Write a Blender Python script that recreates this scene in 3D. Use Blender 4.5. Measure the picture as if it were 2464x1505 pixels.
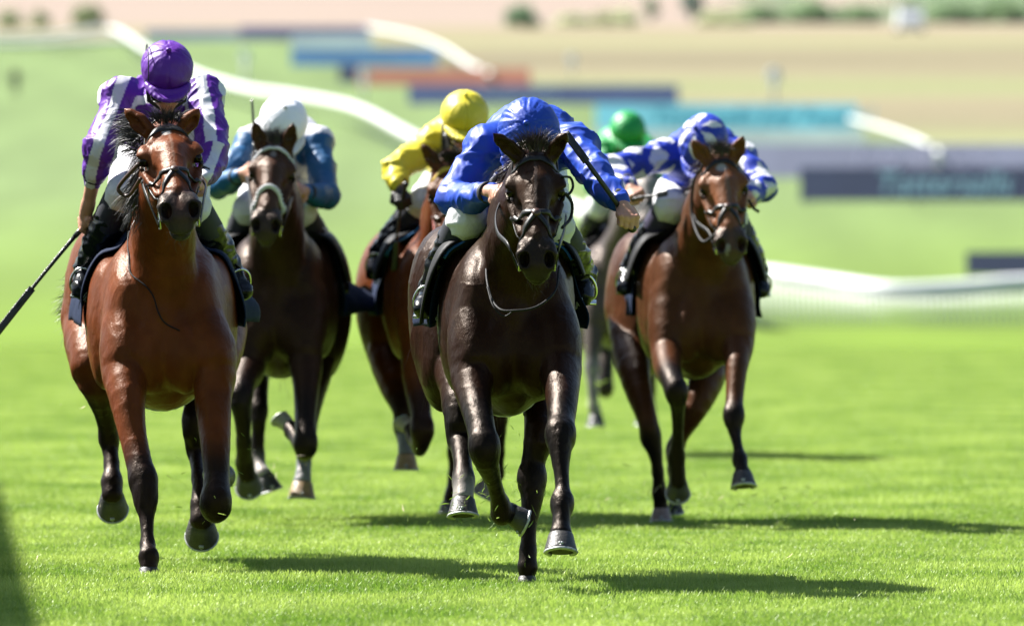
import bpy, math, random
import numpy as np
from mathutils import Vector, Matrix
rad = math.radians
random.seed(7); RNG = np.random.default_rng(7)
for o in list(bpy.data.objects): bpy.data.objects.remove(o)
SC = bpy.context.scene
# ---------------------------------------------------------------- camera, world, sun, exposure
F = 25600.0; W2 = 1231.5; HZ = 637.0; H = 1.184          # focal length in photo pixels (photo 2463 wide), eye height
cam_d = bpy.data.cameras.new("camera"); cam = bpy.data.objects.new("camera", cam_d)
SC.collection.objects.link(cam); SC.camera = cam
cam_d.sensor_width = 36; cam_d.lens = F / 2463 * 36
cam.location = (0, 0, H); cam.rotation_euler = (rad(90) - math.atan((752.5 - HZ) / F), 0, 0)
cam_d.clip_start = 1; cam_d.clip_end = 9000
cam_d.dof.use_dof = True; cam_d.dof.focus_distance = 40.0; cam_d.dof.aperture_fstop = 4.9
w = bpy.data.worlds.new("World"); SC.world = w; w.use_nodes = True
nt = w.node_tree; bg = nt.nodes["Background"]; sky = nt.nodes.new("ShaderNodeTexSky")
SUN_EL, SUN_AZ = 48.0, 33.0          # elevation; degrees the sun stands behind the pure left
sky.sky_type = 'NISHITA'; sky.sun_disc = False
sdir = Vector((-math.cos(rad(SUN_AZ)) * math.cos(rad(SUN_EL)), math.sin(rad(SUN_AZ)) * math.cos(rad(SUN_EL)), math.sin(rad(SUN_EL))))
sky.sun_elevation = rad(SUN_EL); sky.sun_rotation = math.atan2(sdir.x, sdir.y)
nt.links.new(sky.outputs[0], bg.inputs[0]); bg.inputs[1].default_value = 0.05
sd = bpy.data.lights.new("sun", 'SUN'); so = bpy.data.objects.new("sun", sd); SC.collection.objects.link(so)
sd.energy = 5.0; sd.angle = rad(0.53); sd.color = (1, .965, .91)
so.rotation_euler = sdir.to_track_quat('Z', 'Y').to_euler(); so.location = (-20, 30, 40)
SC.view_settings.view_transform = 'Standard'; SC.view_settings.look = 'None'
SC.view_settings.exposure = 1.72; SC.view_settings.gamma = 1
SC.render.engine = 'CYCLES'
SC.cycles.max_bounces = 6; SC.cycles.use_denoising = True
# ---------------------------------------------------------------- helpers
COL = SC.collection
def P(px, py, D):
    "world point seen at photo pixel (px,py) at distance D"
    return np.array([(px - W2) / F * D, D, H - (py - HZ) / F * D])
def nrm(v):
    v = np.asarray(v, float); return v / (np.linalg.norm(v) + 1e-12)
def tag(o, label=None, cat=None, group=None, kind=None):
    if label: o['label'] = label
    if cat: o['category'] = cat
    if group: o['group'] = group
    if kind: o['kind'] = kind
    return o
def empty(name, loc, **k):
    o = bpy.data.objects.new(name, None); COL.objects.link(o); o.location = loc; o.empty_display_size = .1
    return tag(o, **k)
def wloc(o):
    v = np.zeros(3)
    while o is not None: v = v + np.array(o.location); o = o.parent
    return v
def build(name, V, Fc, m, parent=None, col=None, smooth=True, loc=None):
    V = np.asarray(V, dtype=np.float64).reshape(-1, 3)
    org = wloc(parent) if parent is not None else (np.array(loc) if loc is not None else np.zeros(3))
    me = bpy.data.meshes.new(name)
    Vl = V - org
    if isinstance(Fc, np.ndarray):
        nv = Fc.shape[1]; n = len(Fc)
        me.vertices.add(len(Vl)); me.vertices.foreach_set('co', Vl.astype(np.float32).ravel())
        me.loops.add(n * nv); me.loops.foreach_set('vertex_index', Fc.astype(np.int32).ravel())
        me.polygons.add(n); me.polygons.foreach_set('loop_start', np.arange(0, n * nv, nv, dtype=np.int32))
        me.update(calc_edges=True); me.validate()
    else:
        me.from_pydata(Vl.tolist(), [], [list(map(int, f)) for f in Fc]); me.update()
    if smooth: me.polygons.foreach_set('use_smooth', np.ones(len(me.polygons), dtype=bool))
    if col is not None:
        a = me.color_attributes.new('Col', 'FLOAT_COLOR', 'POINT')
        c = np.ones((len(V), 4), np.float32); c[:, :3] = col; a.data.foreach_set('color', c.ravel())
    me.materials.append(m)
    o = bpy.data.objects.new(name, me); COL.objects.link(o)
    if parent is not None: o.parent = parent
    elif loc is not None: o.location = loc
    return o
class MB:
    "collects simple shapes into one mesh"
    def __init__(s): s.V = []; s.F = []; s.C = []; s.n = 0
    def add(s, V, Fc, c=None):
        V = np.asarray(V, float).reshape(-1, 3); s.V.append(V); s.F += [[int(i) + s.n for i in f] for f in Fc]
        s.C.append(np.tile(np.array(c if c is not None else (1, 1, 1), float), (len(V), 1))); s.n += len(V)
    def box(s, c, h, R=None, col=None):
        c = np.asarray(c, float); h = np.asarray(h, float)
        q = np.array([[i, j, k] for i in (-1, 1) for j in (-1, 1) for k in (-1, 1)], float) * h
        if R is not None: q = q @ np.asarray(R).T
        s.add(q + c, [(0, 1, 3, 2), (4, 6, 7, 5), (0, 4, 5, 1), (2, 3, 7, 6), (0, 2, 6, 4), (1, 5, 7, 3)], col)
    def tube(s, pts, r, n=8, flat=None, closed=False, col=None, up=None):
        "swept tube; r scalar or list; flat=(width,thick) with normals 'up' list gives a strap"
        pts = np.asarray(pts, float); m = len(pts); rr = np.broadcast_to(np.asarray(r, float), (m,))
        T = np.gradient(pts, axis=0) if not closed else (np.roll(pts, -1, 0) - np.roll(pts, 1, 0))
        V = []; prev = None
        for i in range(m):
            t = nrm(T[i])
            if up is not None: u = np.asarray(up[i] if np.ndim(up) > 1 else up, float)
            else: u = prev if prev is not None else (np.array([0, 0, 1.]) if abs(t[2]) < .9 else np.array([1., 0, 0]))
            b = nrm(np.cross(t, u)); u = nrm(np.cross(b, t)); prev = u
            for k in range(n):
                a = 2 * math.pi * k / n; ca, sa = math.cos(a), math.sin(a)
                if flat: 
                    g = lambda z: math.copysign(abs(z) ** .5, z)
                    V.append(pts[i] + b * g(ca) * flat[0] * rr[i] + u * g(sa) * flat[1] * rr[i])
                else: V.append(pts[i] + (b * ca + u * sa) * rr[i])
        Fc = []
        for i in range(m if closed else m - 1):
            j = (i + 1) % m
            for k in range(n): Fc.append((i * n + k, i * n + (k + 1) % n, j * n + (k + 1) % n, j * n + k))
        if not closed: Fc += [tuple(range(n))[::-1], tuple((m - 1) * n + k for k in range(n))]
        s.add(V, Fc, col)
    def sphere(s, c, r, nu=12, nv=8, R=None, col=None):
        V = []; Fc = []
        for i in range(nv + 1):
            for k in range(nu):
                a = math.pi * i / nv; b = 2 * math.pi * k / nu
                V.append((math.sin(a) * math.cos(b), math.sin(a) * math.sin(b), math.cos(a)))
        V = np.array(V) * np.asarray(r)
        if R is not None: V = V @ np.asarray(R).T
        for i in range(nv):
            for k in range(nu): Fc.append((i * nu + k, (i + 1) * nu + k, (i + 1) * nu + (k + 1) % nu, i * nu + (k + 1) % nu))
        s.add(V + np.asarray(c), Fc, col)
    def out(s, name, m, parent=None, loc=None, smooth=True, usecol=False):
        V = np.vstack(s.V)
        return build(name, V, s.F, m, parent, col=np.vstack(s.C) if usecol else None, smooth=smooth, loc=loc)
def curve(pts, n=24):
    "Catmull-Rom through points"
    p = np.asarray(pts, float); p = np.vstack([2 * p[0] - p[1], p, 2 * p[-1] - p[-2]]); out = []
    m = len(p) - 3
    for i in range(n):
        t = i / (n - 1) * m; k = min(int(t), m - 1); t -= k
        a, b, c, d = p[k:k + 4]
        out.append(.5 * ((2 * b) + (-a + c) * t + (2 * a - 5 * b + 4 * c - d) * t * t + (-a + 3 * b - 3 * c + d) * t ** 3))
    return np.array(out)
# ---- vectorised value noise
def _h(i, j, k, s):
    n = (i.astype(np.int64) * 374761393 + j.astype(np.int64) * 668265263 + k.astype(np.int64) * 2147483647 + s * 974711) & 0x7fffffff
    n = (n ^ (n >> 13)) * 1274126177 & 0x7fffffff
    return ((n ^ (n >> 16)) & 0xffff) / 65535.0
def noise(Pn, f, s=0):
    q = Pn * f; i = np.floor(q); t = q - i; t = t * t * (3 - 2 * t); i = i.astype(np.int64); r = 0
    for a in (0, 1):
        for b in (0, 1):
            for c in (0, 1):
                wgt = (t[:, 0] if a else 1 - t[:, 0]) * (t[:, 1] if b else 1 - t[:, 1]) * (t[:, 2] if c else 1 - t[:, 2])
                r = r + wgt * _h(i[:, 0] + a, i[:, 1] + b, i[:, 2] + c, s)
    return r * 2 - 1
def sstep(a, b, x):
    t = np.clip((x - a) / (b - a), 0, 1); return t * t * (3 - 2 * t)
# ---------------------------------------------------------------- signed-distance modelling
class SDF:
    def __init__(s): s.p = []
    def cone(s, a, b, ra, rb, k=.02, q=1., w=(0, 1, 0), c=None, op='u'):
        a = np.asarray(a, float); b = np.asarray(b, float); ab = b - a; L2 = max(ab @ ab, 1e-9)
        w = np.asarray(w, float); w = nrm(w - ab * (w @ ab) / L2) if q != 1 else w
        f = 1 / (q * q) - 1
        def fn(x, y, z):
            dx, dy, dz = x - a[0], y - a[1], z - a[2]
            t = np.clip((dx * ab[0] + dy * ab[1] + dz * ab[2]) / L2, 0, 1)
            ex, ey, ez = dx - t * ab[0], dy - t * ab[1], dz - t * ab[2]
            d2 = ex * ex + ey * ey + ez * ez
            if q != 1:
                e = ex * w[0] + ey * w[1] + ez * w[2]; d2 = d2 + e * e * f
            return np.sqrt(np.maximum(d2, 0)) - (ra + (rb - ra) * t)
        m = max(ra, rb) * max(q, 1)
        s.p.append((fn, np.minimum(a, b) - m, np.maximum(a, b) + m, k, op, c)); return s
    def chain(s, pts, k=.02, q=1., w=(0, 1, 0), c=None):
        "pts: list of (point, radius[, colour])"
        for i in range(len(pts) - 1):
            s.cone(pts[i][0], pts[i + 1][0], pts[i][1], pts[i + 1][1], k, q, w, pts[i][2] if len(pts[i]) > 2 else c)
        return s
    def ell(s, c0, r, R=None, k=.03, c=None, op='u'):
        c0 = np.asarray(c0, float); r = np.asarray(r, float); R = np.eye(3) if R is None else np.asarray(R, float)
        def fn(x, y, z):
            dx, dy, dz = x - c0[0], y - c0[1], z - c0[2]
            l = [dx * R[0, i] + dy * R[1, i] + dz * R[2, i] for i in range(3)]
            k0 = np.sqrt((l[0] / r[0]) ** 2 + (l[1] / r[1]) ** 2 + (l[2] / r[2]) ** 2)
            k1 = np.sqrt((l[0] / r[0] ** 2) ** 2 + (l[1] / r[1] ** 2) ** 2 + (l[2] / r[2] ** 2) ** 2) + 1e-9
            return k0 * (k0 - 1) / k1
        e = np.sqrt((R * R) @ (r * r)); s.p.append((fn, c0 - e, c0 + e, k, op, c)); return s
    @staticmethod
    def comb(v, d, k, op):
        if op == 's': d = -d; h = np.maximum(k - np.abs(v - d), 0) / k; return np.maximum(v, d) + h * h * k * .25
        h = np.maximum(k - np.abs(v - d), 0) / k; return np.minimum(v, d) - h * h * k * .25
    def ev(s, Q):
        Q = np.atleast_2d(Q); v = np.full(len(Q), 1.0)
        for fn, lo, hi, k, op, c in s.p: v = s.comb(v, fn(Q[:, 0], Q[:, 1], Q[:, 2]), k, op)
        return v
    def grad(s, Q):
        e = .002; g = np.stack([s.ev(Q + np.eye(3)[i] * e) - s.ev(Q - np.eye(3)[i] * e) for i in range(3)], 1)
        return g / (np.linalg.norm(g, axis=1, keepdims=True) + 1e-9)
    def proj(s, Q, off=0., it=10):
        Q = np.array(Q, float)
        for _ in range(it):
            Q = Q - s.grad(Q) * ((s.ev(Q) - off) * .85)[:, None]
        return Q
    def mesh(s, vox=.01, fine=None, base=(.5, .5, .5)):
        lo = np.min([p[1] for p in s.p if p[4] == 'u'], 0) - vox * 3; hi = np.max([p[2] for p in s.p if p[4] == 'u'], 0) + vox * 3
        ax = []
        for i in range(3):
            pts = [lo[i]]
            while pts[-1] < hi[i]:
                st = vox
                if fine is not None:
                    a, b, fv = fine[0][i], fine[1][i], fine[2]
                    dd = max(a - pts[-1], pts[-1] - b, 0); st = min(vox, fv + dd * .15)
                pts.append(pts[-1] + st)
            ax.append(np.array(pts, np.float32))
        X, Y, Z = ax; V = np.full((len(X), len(Y), len(Z)), 1.0, np.float32)
        for fn, l, h_, k, op, c in s.p:
            m = k + vox * 2.5
            i0, i1 = np.searchsorted(X, l[0] - m), np.searchsorted(X, h_[0] + m)
            j0, j1 = np.searchsorted(Y, l[1] - m), np.searchsorted(Y, h_[1] + m)
            k0, k1 = np.searchsorted(Z, l[2] - m), np.searchsorted(Z, h_[2] + m)
            if i1 <= i0 or j1 <= j0 or k1 <= k0: continue
            d = fn(X[i0:i1, None, None], Y[None, j0:j1, None], Z[None, None, k0:k1]).astype(np.float32)
            V[i0:i1, j0:j1, k0:k1] = s.comb(V[i0:i1, j0:j1, k0:k1], d, k, op)
        B = V < 0
        cnt = np.zeros(tuple(n - 1 for n in B.shape), np.int8)
        for a in (0, 1):
            for b in (0, 1):
                for c in (0, 1): cnt += B[a:B.shape[0] - 1 + a, b:B.shape[1] - 1 + b, c:B.shape[2] - 1 + c]
        act = (cnt > 0) & (cnt < 8); idx = np.argwhere(act); del cnt
        ids = np.full(act.shape, -1, np.int32); ids[act] = np.arange(len(idx))
        acc = np.zeros((len(idx), 3)); num = np.zeros(len(idx)); i, j, k = idx.T
        for axis in range(3):
            for u in (0, 1):
                for v in (0, 1):
                    o = [0, 0, 0]; o[(axis + 1) % 3] = u; o[(axis + 2) % 3] = v; o2 = list(o); o2[axis] = 1
                    a = V[i + o[0], j + o[1], k + o[2]]; b = V[i + o2[0], j + o2[1], k + o2[2]]
                    m = (a < 0) != (b < 0); t = np.where(m, a / np.where(m, a - b, 1), 0)
                    pa = np.stack([X[i + o[0]], Y[j + o[1]], Z[k + o[2]]], 1); pb = np.stack([X[i + o2[0]], Y[j + o2[1]], Z[k + o2[2]]], 1)
                    acc += np.where(m[:, None], pa + (pb - pa) * t[:, None], 0); num += m
        P_ = acc / np.maximum(num, 1)[:, None]
        Fs = []
        for axis in range(3):
            sl = [slice(1, -1)] * 3; sl[axis] = slice(0, -1); sl2 = list(sl); sl2[axis] = slice(1, None)
            A = B[tuple(sl)]; C = B[tuple(sl2)]; e = np.argwhere(A != C)
            if not len(e): continue
            fl = A[tuple(e.T)]
            e[:, [a for a in range(3) if a != axis]] += 1
            u, v = (axis + 1) % 3, (axis + 2) % 3; q = []
            for du, dv in ((0, 0), (-1, 0), (-1, -1), (0, -1)):
                f = e.copy(); f[:, u] += du; f[:, v] += dv; q.append(ids[f[:, 0], f[:, 1], f[:, 2]])
            q = np.stack(q, 1); q[~fl] = q[~fl][:, ::-1]; Fs.append(q)
        Fc = np.vstack(Fs); Fc = Fc[(Fc >= 0).all(1)]
        # colours
        Cc = np.zeros((len(P_), 3)); Wt = np.zeros(len(P_)) + 1e-9
        for fn, l, h_, k_, op, c in s.p:
            if c is None: continue
            m = ((P_ > l - .03) & (P_ < h_ + .03)).all(1)
            if not m.any(): continue
            d = fn(P_[m, 0], P_[m, 1], P_[m, 2]); wg = np.exp(-np.clip(d, -.03, 1) / .008)
            Cc[m] += np.asarray(c)[None] * wg[:, None]; Wt[m] += wg
        Cc = (Cc + np.asarray(base)[None] * 1e-9) / Wt[:, None]
        return P_, Fc, Cc
def vnormals(V, Fc):
    a = V[Fc[:, 1]] - V[Fc[:, 0]]; b = V[Fc[:, 3]] - V[Fc[:, 0]]; n = np.cross(a, b); N = np.zeros_like(V)
    for i in range(4):
        for ax in range(3): N[:, ax] += np.bincount(Fc[:, i], n[:, ax], len(V))
    return N / (np.linalg.norm(N, axis=1, keepdims=True) + 1e-12)
# ---------------------------------------------------------------- materials
def mat(name, col=(.5, .5, .5), rough=.5, metal=0., attr=False, bump=None, sheen=0, coat=0, coatr=.1, var=None, sub=0, trans=0, spec=.5, aniso=0, tint=None):
    m = bpy.data.materials.new(name); m.use_nodes = True; n = m.node_tree.nodes; l = m.node_tree.links
    b = n["Principled BSDF"]; b.inputs['Base Color'].default_value = (*col, 1); b.inputs['Roughness'].default_value = rough
    b.inputs['Metallic'].default_value = metal; b.inputs['Specular IOR Level'].default_value = spec
    if tint: b.inputs['Specular Tint'].default_value = (*tint, 1)
    if sheen: b.inputs['Sheen Weight'].default_value = sheen; b.inputs['Sheen Roughness'].default_value = .4
    if coat: b.inputs['Coat Weight'].default_value = coat; b.inputs['Coat Roughness'].default_value = coatr
    tc = n.new('ShaderNodeTexCoord'); src = None
    if attr:
        a = n.new('ShaderNodeAttribute'); a.attribute_name = 'Col'; src = a.outputs['Color']
    if var:   # (scale, amount)
        tx = n.new('ShaderNodeTexNoise'); tx.inputs['Scale'].default_value = var[0]; tx.inputs['Detail'].default_value = 5
        l.new(tc.outputs['Object'], tx.inputs['Vector'])
        mr = n.new('ShaderNodeMapRange'); mr.inputs[1].default_value = .3; mr.inputs[2].default_value = .7
        mr.inputs[3].default_value = 1 - var[1]; mr.inputs[4].default_value = 1 + var[1]; l.new(tx.outputs[0], mr.inputs[0])
        mx = n.new('ShaderNodeVectorMath'); mx.operation = 'SCALE'
        if src: l.new(src, mx.inputs[0])
        else: mx.inputs[0].default_value = col
        l.new(mr.outputs[0], mx.inputs['Scale']); src = mx.outputs[0]
    if src: l.new(src, b.inputs['Base Color'])
    if bump:  # list of (scale, strength, stretch)
        prev = None
        for bq in bump:
            sc, st, stretch = bq[:3]
            mp = n.new('ShaderNodeMapping'); mp.inputs['Scale'].default_value = stretch; l.new(tc.outputs['Object'], mp.inputs[0])
            tx = n.new('ShaderNodeTexNoise'); tx.inputs['Scale'].default_value = sc; tx.inputs['Detail'].default_value = 4
            tx.inputs['Distortion'].default_value = .6
            if len(bq) > 3: tx.noise_type = 'RIDGED_MULTIFRACTAL'; tx.inputs['Detail'].default_value = 2.5; tx.inputs['Distortion'].default_value = 1.2; tx.normalize = True
            l.new(mp.outputs[0], tx.inputs[0]); bp = n.new('ShaderNodeBump'); bp.inputs['Strength'].default_value = 1
            bp.inputs['Distance'].default_value = st; l.new(tx.outputs[0], bp.inputs['Height'])
            if prev: l.new(prev.outputs[0], bp.inputs['Normal'])
            prev = bp
        l.new(prev.outputs[0], b.inputs['Normal'])
    return m
U = (1, 1, 1)
M = dict(
    coat=mat('horse_coat', rough=.37, attr=True, bump=[(12, .008, (1, 1, .6)), (55, .0016, (1, 1, .5)), (90, .0008, (1, 1, .3)), (330, .0012, (1, 1, .22))], spec=.17, var=(9, .18), tint=(1, .68, .45)),
    silk=mat('silk', rough=.48, attr=True, bump=[(4, -.014, (1, 1, 1.5), 1), (11, -.003, (1.5, 1, 1), 1)], spec=.4),
    cloth=mat('cloth', rough=.8, attr=True, bump=[(10, .008, U), (400, .0006, U)], sheen=.2, spec=.2),
    breech=mat('breeches_cloth', (.60, .60, .62), rough=.6, bump=[(16, .008, U), (45, .002, U)]),
    navy=mat('saddlecloth_navy', (.0055, .013, .040), rough=.8, bump=[(9, .008, U)], spec=.15),
    flap=mat('saddle_leather', (.007, .007, .008), rough=.6, bump=[(20, .003, U)], spec=.2),
    boot=mat('patent_boot', (.004, .005, .007), rough=.27, bump=[(6, -.014, (1, 1, 1.7), 1)], spec=.3),
    leather=mat('black_leather', (.008, .0075, .0075), rough=.42, spec=.35, bump=[(120, .001, U)]),
    brownleather=mat('brown_leather', (.05, .02, .012), rough=.45, bump=[(120, .001, U)]),
    redleather=mat('red_leather', (.22, .035, .02), rough=.4, bump=[(120, .001, U)]),
    white=mat('white_webbing', (.55, .55, .56), rough=.6, bump=[(200, .001, U)]),
    gold=mat('yellow_webbing', (.4, .27, .015), rough=.6, bump=[(200, .001, U)]),
    metal=mat('steel', (.65, .65, .63), rough=.22, metal=1., var=(60, .1)),
    alu=mat('shoe_aluminium', (.36, .37, .37), rough=.5, metal=.7, var=(80, .25)),
    eye=mat('eye', (.006, .003, .002), rough=.16, spec=.18),
    skin=mat('skin', attr=True, rough=.5, bump=[(70, .002, U), (300, .0005, U)], spec=.4),
    hair=mat('mane_hair', attr=True, rough=.45, spec=.4),
    hoof=mat('hoof_horn', attr=True, rough=.45, bump=[(60, .003, (1, 1, 4))], var=(40, .25)),
    goggle=mat('goggle_lens', (.005, .005, .006), rough=.08, coat=1),
    whip=mat('whip_black', (.010, .010, .011), rough=.3, bump=[(150, .002, U)]),
    pvc=mat('rail_white', (.66, .67, .66), rough=.45, var=(2, .05)),
    glove=mat('black_glove', (.012, .012, .013), rough=.7, bump=[(90, .002, U)]),
)
# ---------------------------------------------------------------- terrain
TD = [-60, 0, 150, 205, 262, 341, 512, 570, 640, 710, 850, 950, 1150, 1600, 2500, 4200]
TZ = [0, 0, 0, .02, .95, 2.98, 7.35, 9.4, 11.5, 14.0, 18.6, 21.4, 27.2, 43, 74, 150]
def tz(d):
    return np.interp(d, TD, TZ)
def tzs(d):
    d = np.asarray(d, float); return sum(tz(d + o * (d > 215) * .5) for o in (-24, -12, 0, 12, 24)) / 5
ys = np.concatenate([np.arange(-60, 30, 10), np.arange(30, 90, 1.5), np.arange(90, 260, 5), np.arange(260, 1000, 9), np.arange(1000, 2000, 25), np.arange(2000, 4300, 120)])
us = np.linspace(-1, 1, 161); us = np.sign(us) * np.abs(us) ** 1.6
Yg, Ug = np.meshgrid(ys, us, indexing='ij')
Xg = Ug * (90 + np.maximum(Yg, 0) * .55)
Zg = tzs(Yg)
Vt = np.stack([Xg, Yg, Zg], -1).reshape(-1, 3)
far = sstep(150, 900, Vt[:, 1])
Vt[:, 2] += far * (noise(Vt, 1 / 160., 3) * 2.2)*sstep(1000,1600,Vt[:,1]) 
Vt[:, 2] -= .016 * (1 - sstep(120, 200, Vt[:, 1]))
Vt[:, 2] += .10 * sstep(215, 400, Vt[:, 1]) * noise(Vt * [1, 1, 0], 1 / 30., 4)
ny, nx = Yg.shape
ii, jj = np.meshgrid(np.arange(ny - 1), np.arange(nx - 1), indexing='ij')
Ft = np.stack([ii * nx + jj, ii * nx + jj + 1, (ii + 1) * nx + jj + 1, (ii + 1) * nx + jj], -1).reshape(-1, 4)
X_, Y_ = Vt[:, 0], Vt[:, 1]
PX = W2 + F * X_ / np.maximum(Y_, 20)
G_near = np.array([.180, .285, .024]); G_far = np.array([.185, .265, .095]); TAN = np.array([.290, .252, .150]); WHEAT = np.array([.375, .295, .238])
HILLG = np.array([.15, .20, .105])
wob = noise(Vt * [1, .3, 0], 1 / 7., 9) * 1.5
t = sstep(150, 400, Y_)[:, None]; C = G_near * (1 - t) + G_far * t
band = (.5 + .5 * np.tanh(2.5 * np.sin((X_ + wob * .12) / 5.2 * 2 * math.pi)))[:, None]
C = C * (.93 + .14 * band)
C = C * (1 + .10 * noise(Vt * [1, .12, 0], 1 / 5., 11))[:, None]
bx = np.interp(Y_, [380, 410, 460, 530, 600, 690, 800, 900], [20.5, 19.5, 18.4, 17.2, 8.5, -2.7, -8, -14])
tn = (sstep(-1.2, 1.2, X_ - bx + wob * .4) * sstep(350, 390, Y_))[:, None]
tanc = TAN * (1 + .25 * noise(Vt * [.4, 1, 0], 1 / 35., 12))[:, None]
gtan = np.array([.27, .30, .13]); mm = sstep(-.25, .45, noise(Vt * [.25, 1, 0], 1 / 38., 14))[:, None] * .7
tanc = tanc * (1 - mm) + gtan * mm
C = C * (1 - tn) + tanc * tn
d9 = sstep(905, 940, Y_)[:, None]; C = C * (1 - d9) + (TAN * 1.1) * d9
d10 = sstep(1080, 1130, Y_)[:, None]; C = C * (1 - d10) + WHEAT * d10
gr = (sstep(1760, 1830, PX + 30 * wob) * sstep(1150, 1200, Y_))[:, None]
wp = (sstep(0, 60, PX - 1880) * sstep(0, 60, 2140 - PX) * sstep(1300, 1380, Y_))[:, None]
C = C * (1 - gr) + (HILLG * (1 - wp) + WHEAT * wp) * gr
C = C * .60
gm = bpy.data.materials.new('turf'); gm.use_nodes = True; n = gm.node_tree.nodes; l = gm.node_tree.links
b = n['Principled BSDF']; b.inputs['Roughness'].default_value = .9; b.inputs['Specular IOR Level'].default_value = .1
a = n.new('ShaderNodeAttribute'); a.attribute_name = 'Col'; tc = n.new('ShaderNodeTexCoord')
tx = n.new('ShaderNodeTexNoise'); tx.inputs['Scale'].default_value = 1.3; tx.inputs['Detail'].default_value = 8; tx.inputs['Roughness'].default_value = .65
l.new(tc.outputs['Object'], tx.inputs[0]); mr = n.new('ShaderNodeMapRange'); mr.inputs[1].default_value = .3; mr.inputs[2].default_value = .7
mr.inputs[3].default_value = .8; mr.inputs[4].default_value = 1.2; l.new(tx.outputs[0], mr.inputs[0])
vm = n.new('ShaderNodeVectorMath'); vm.operation = 'SCALE'; l.new(a.outputs['Color'], vm.inputs[0]); l.new(mr.outputs[0], vm.inputs['Scale'])
l.new(vm.outputs[0], b.inputs['Base Color'])
tag(build('turf', Vt, Ft, gm, col=C), kind='structure')

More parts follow.
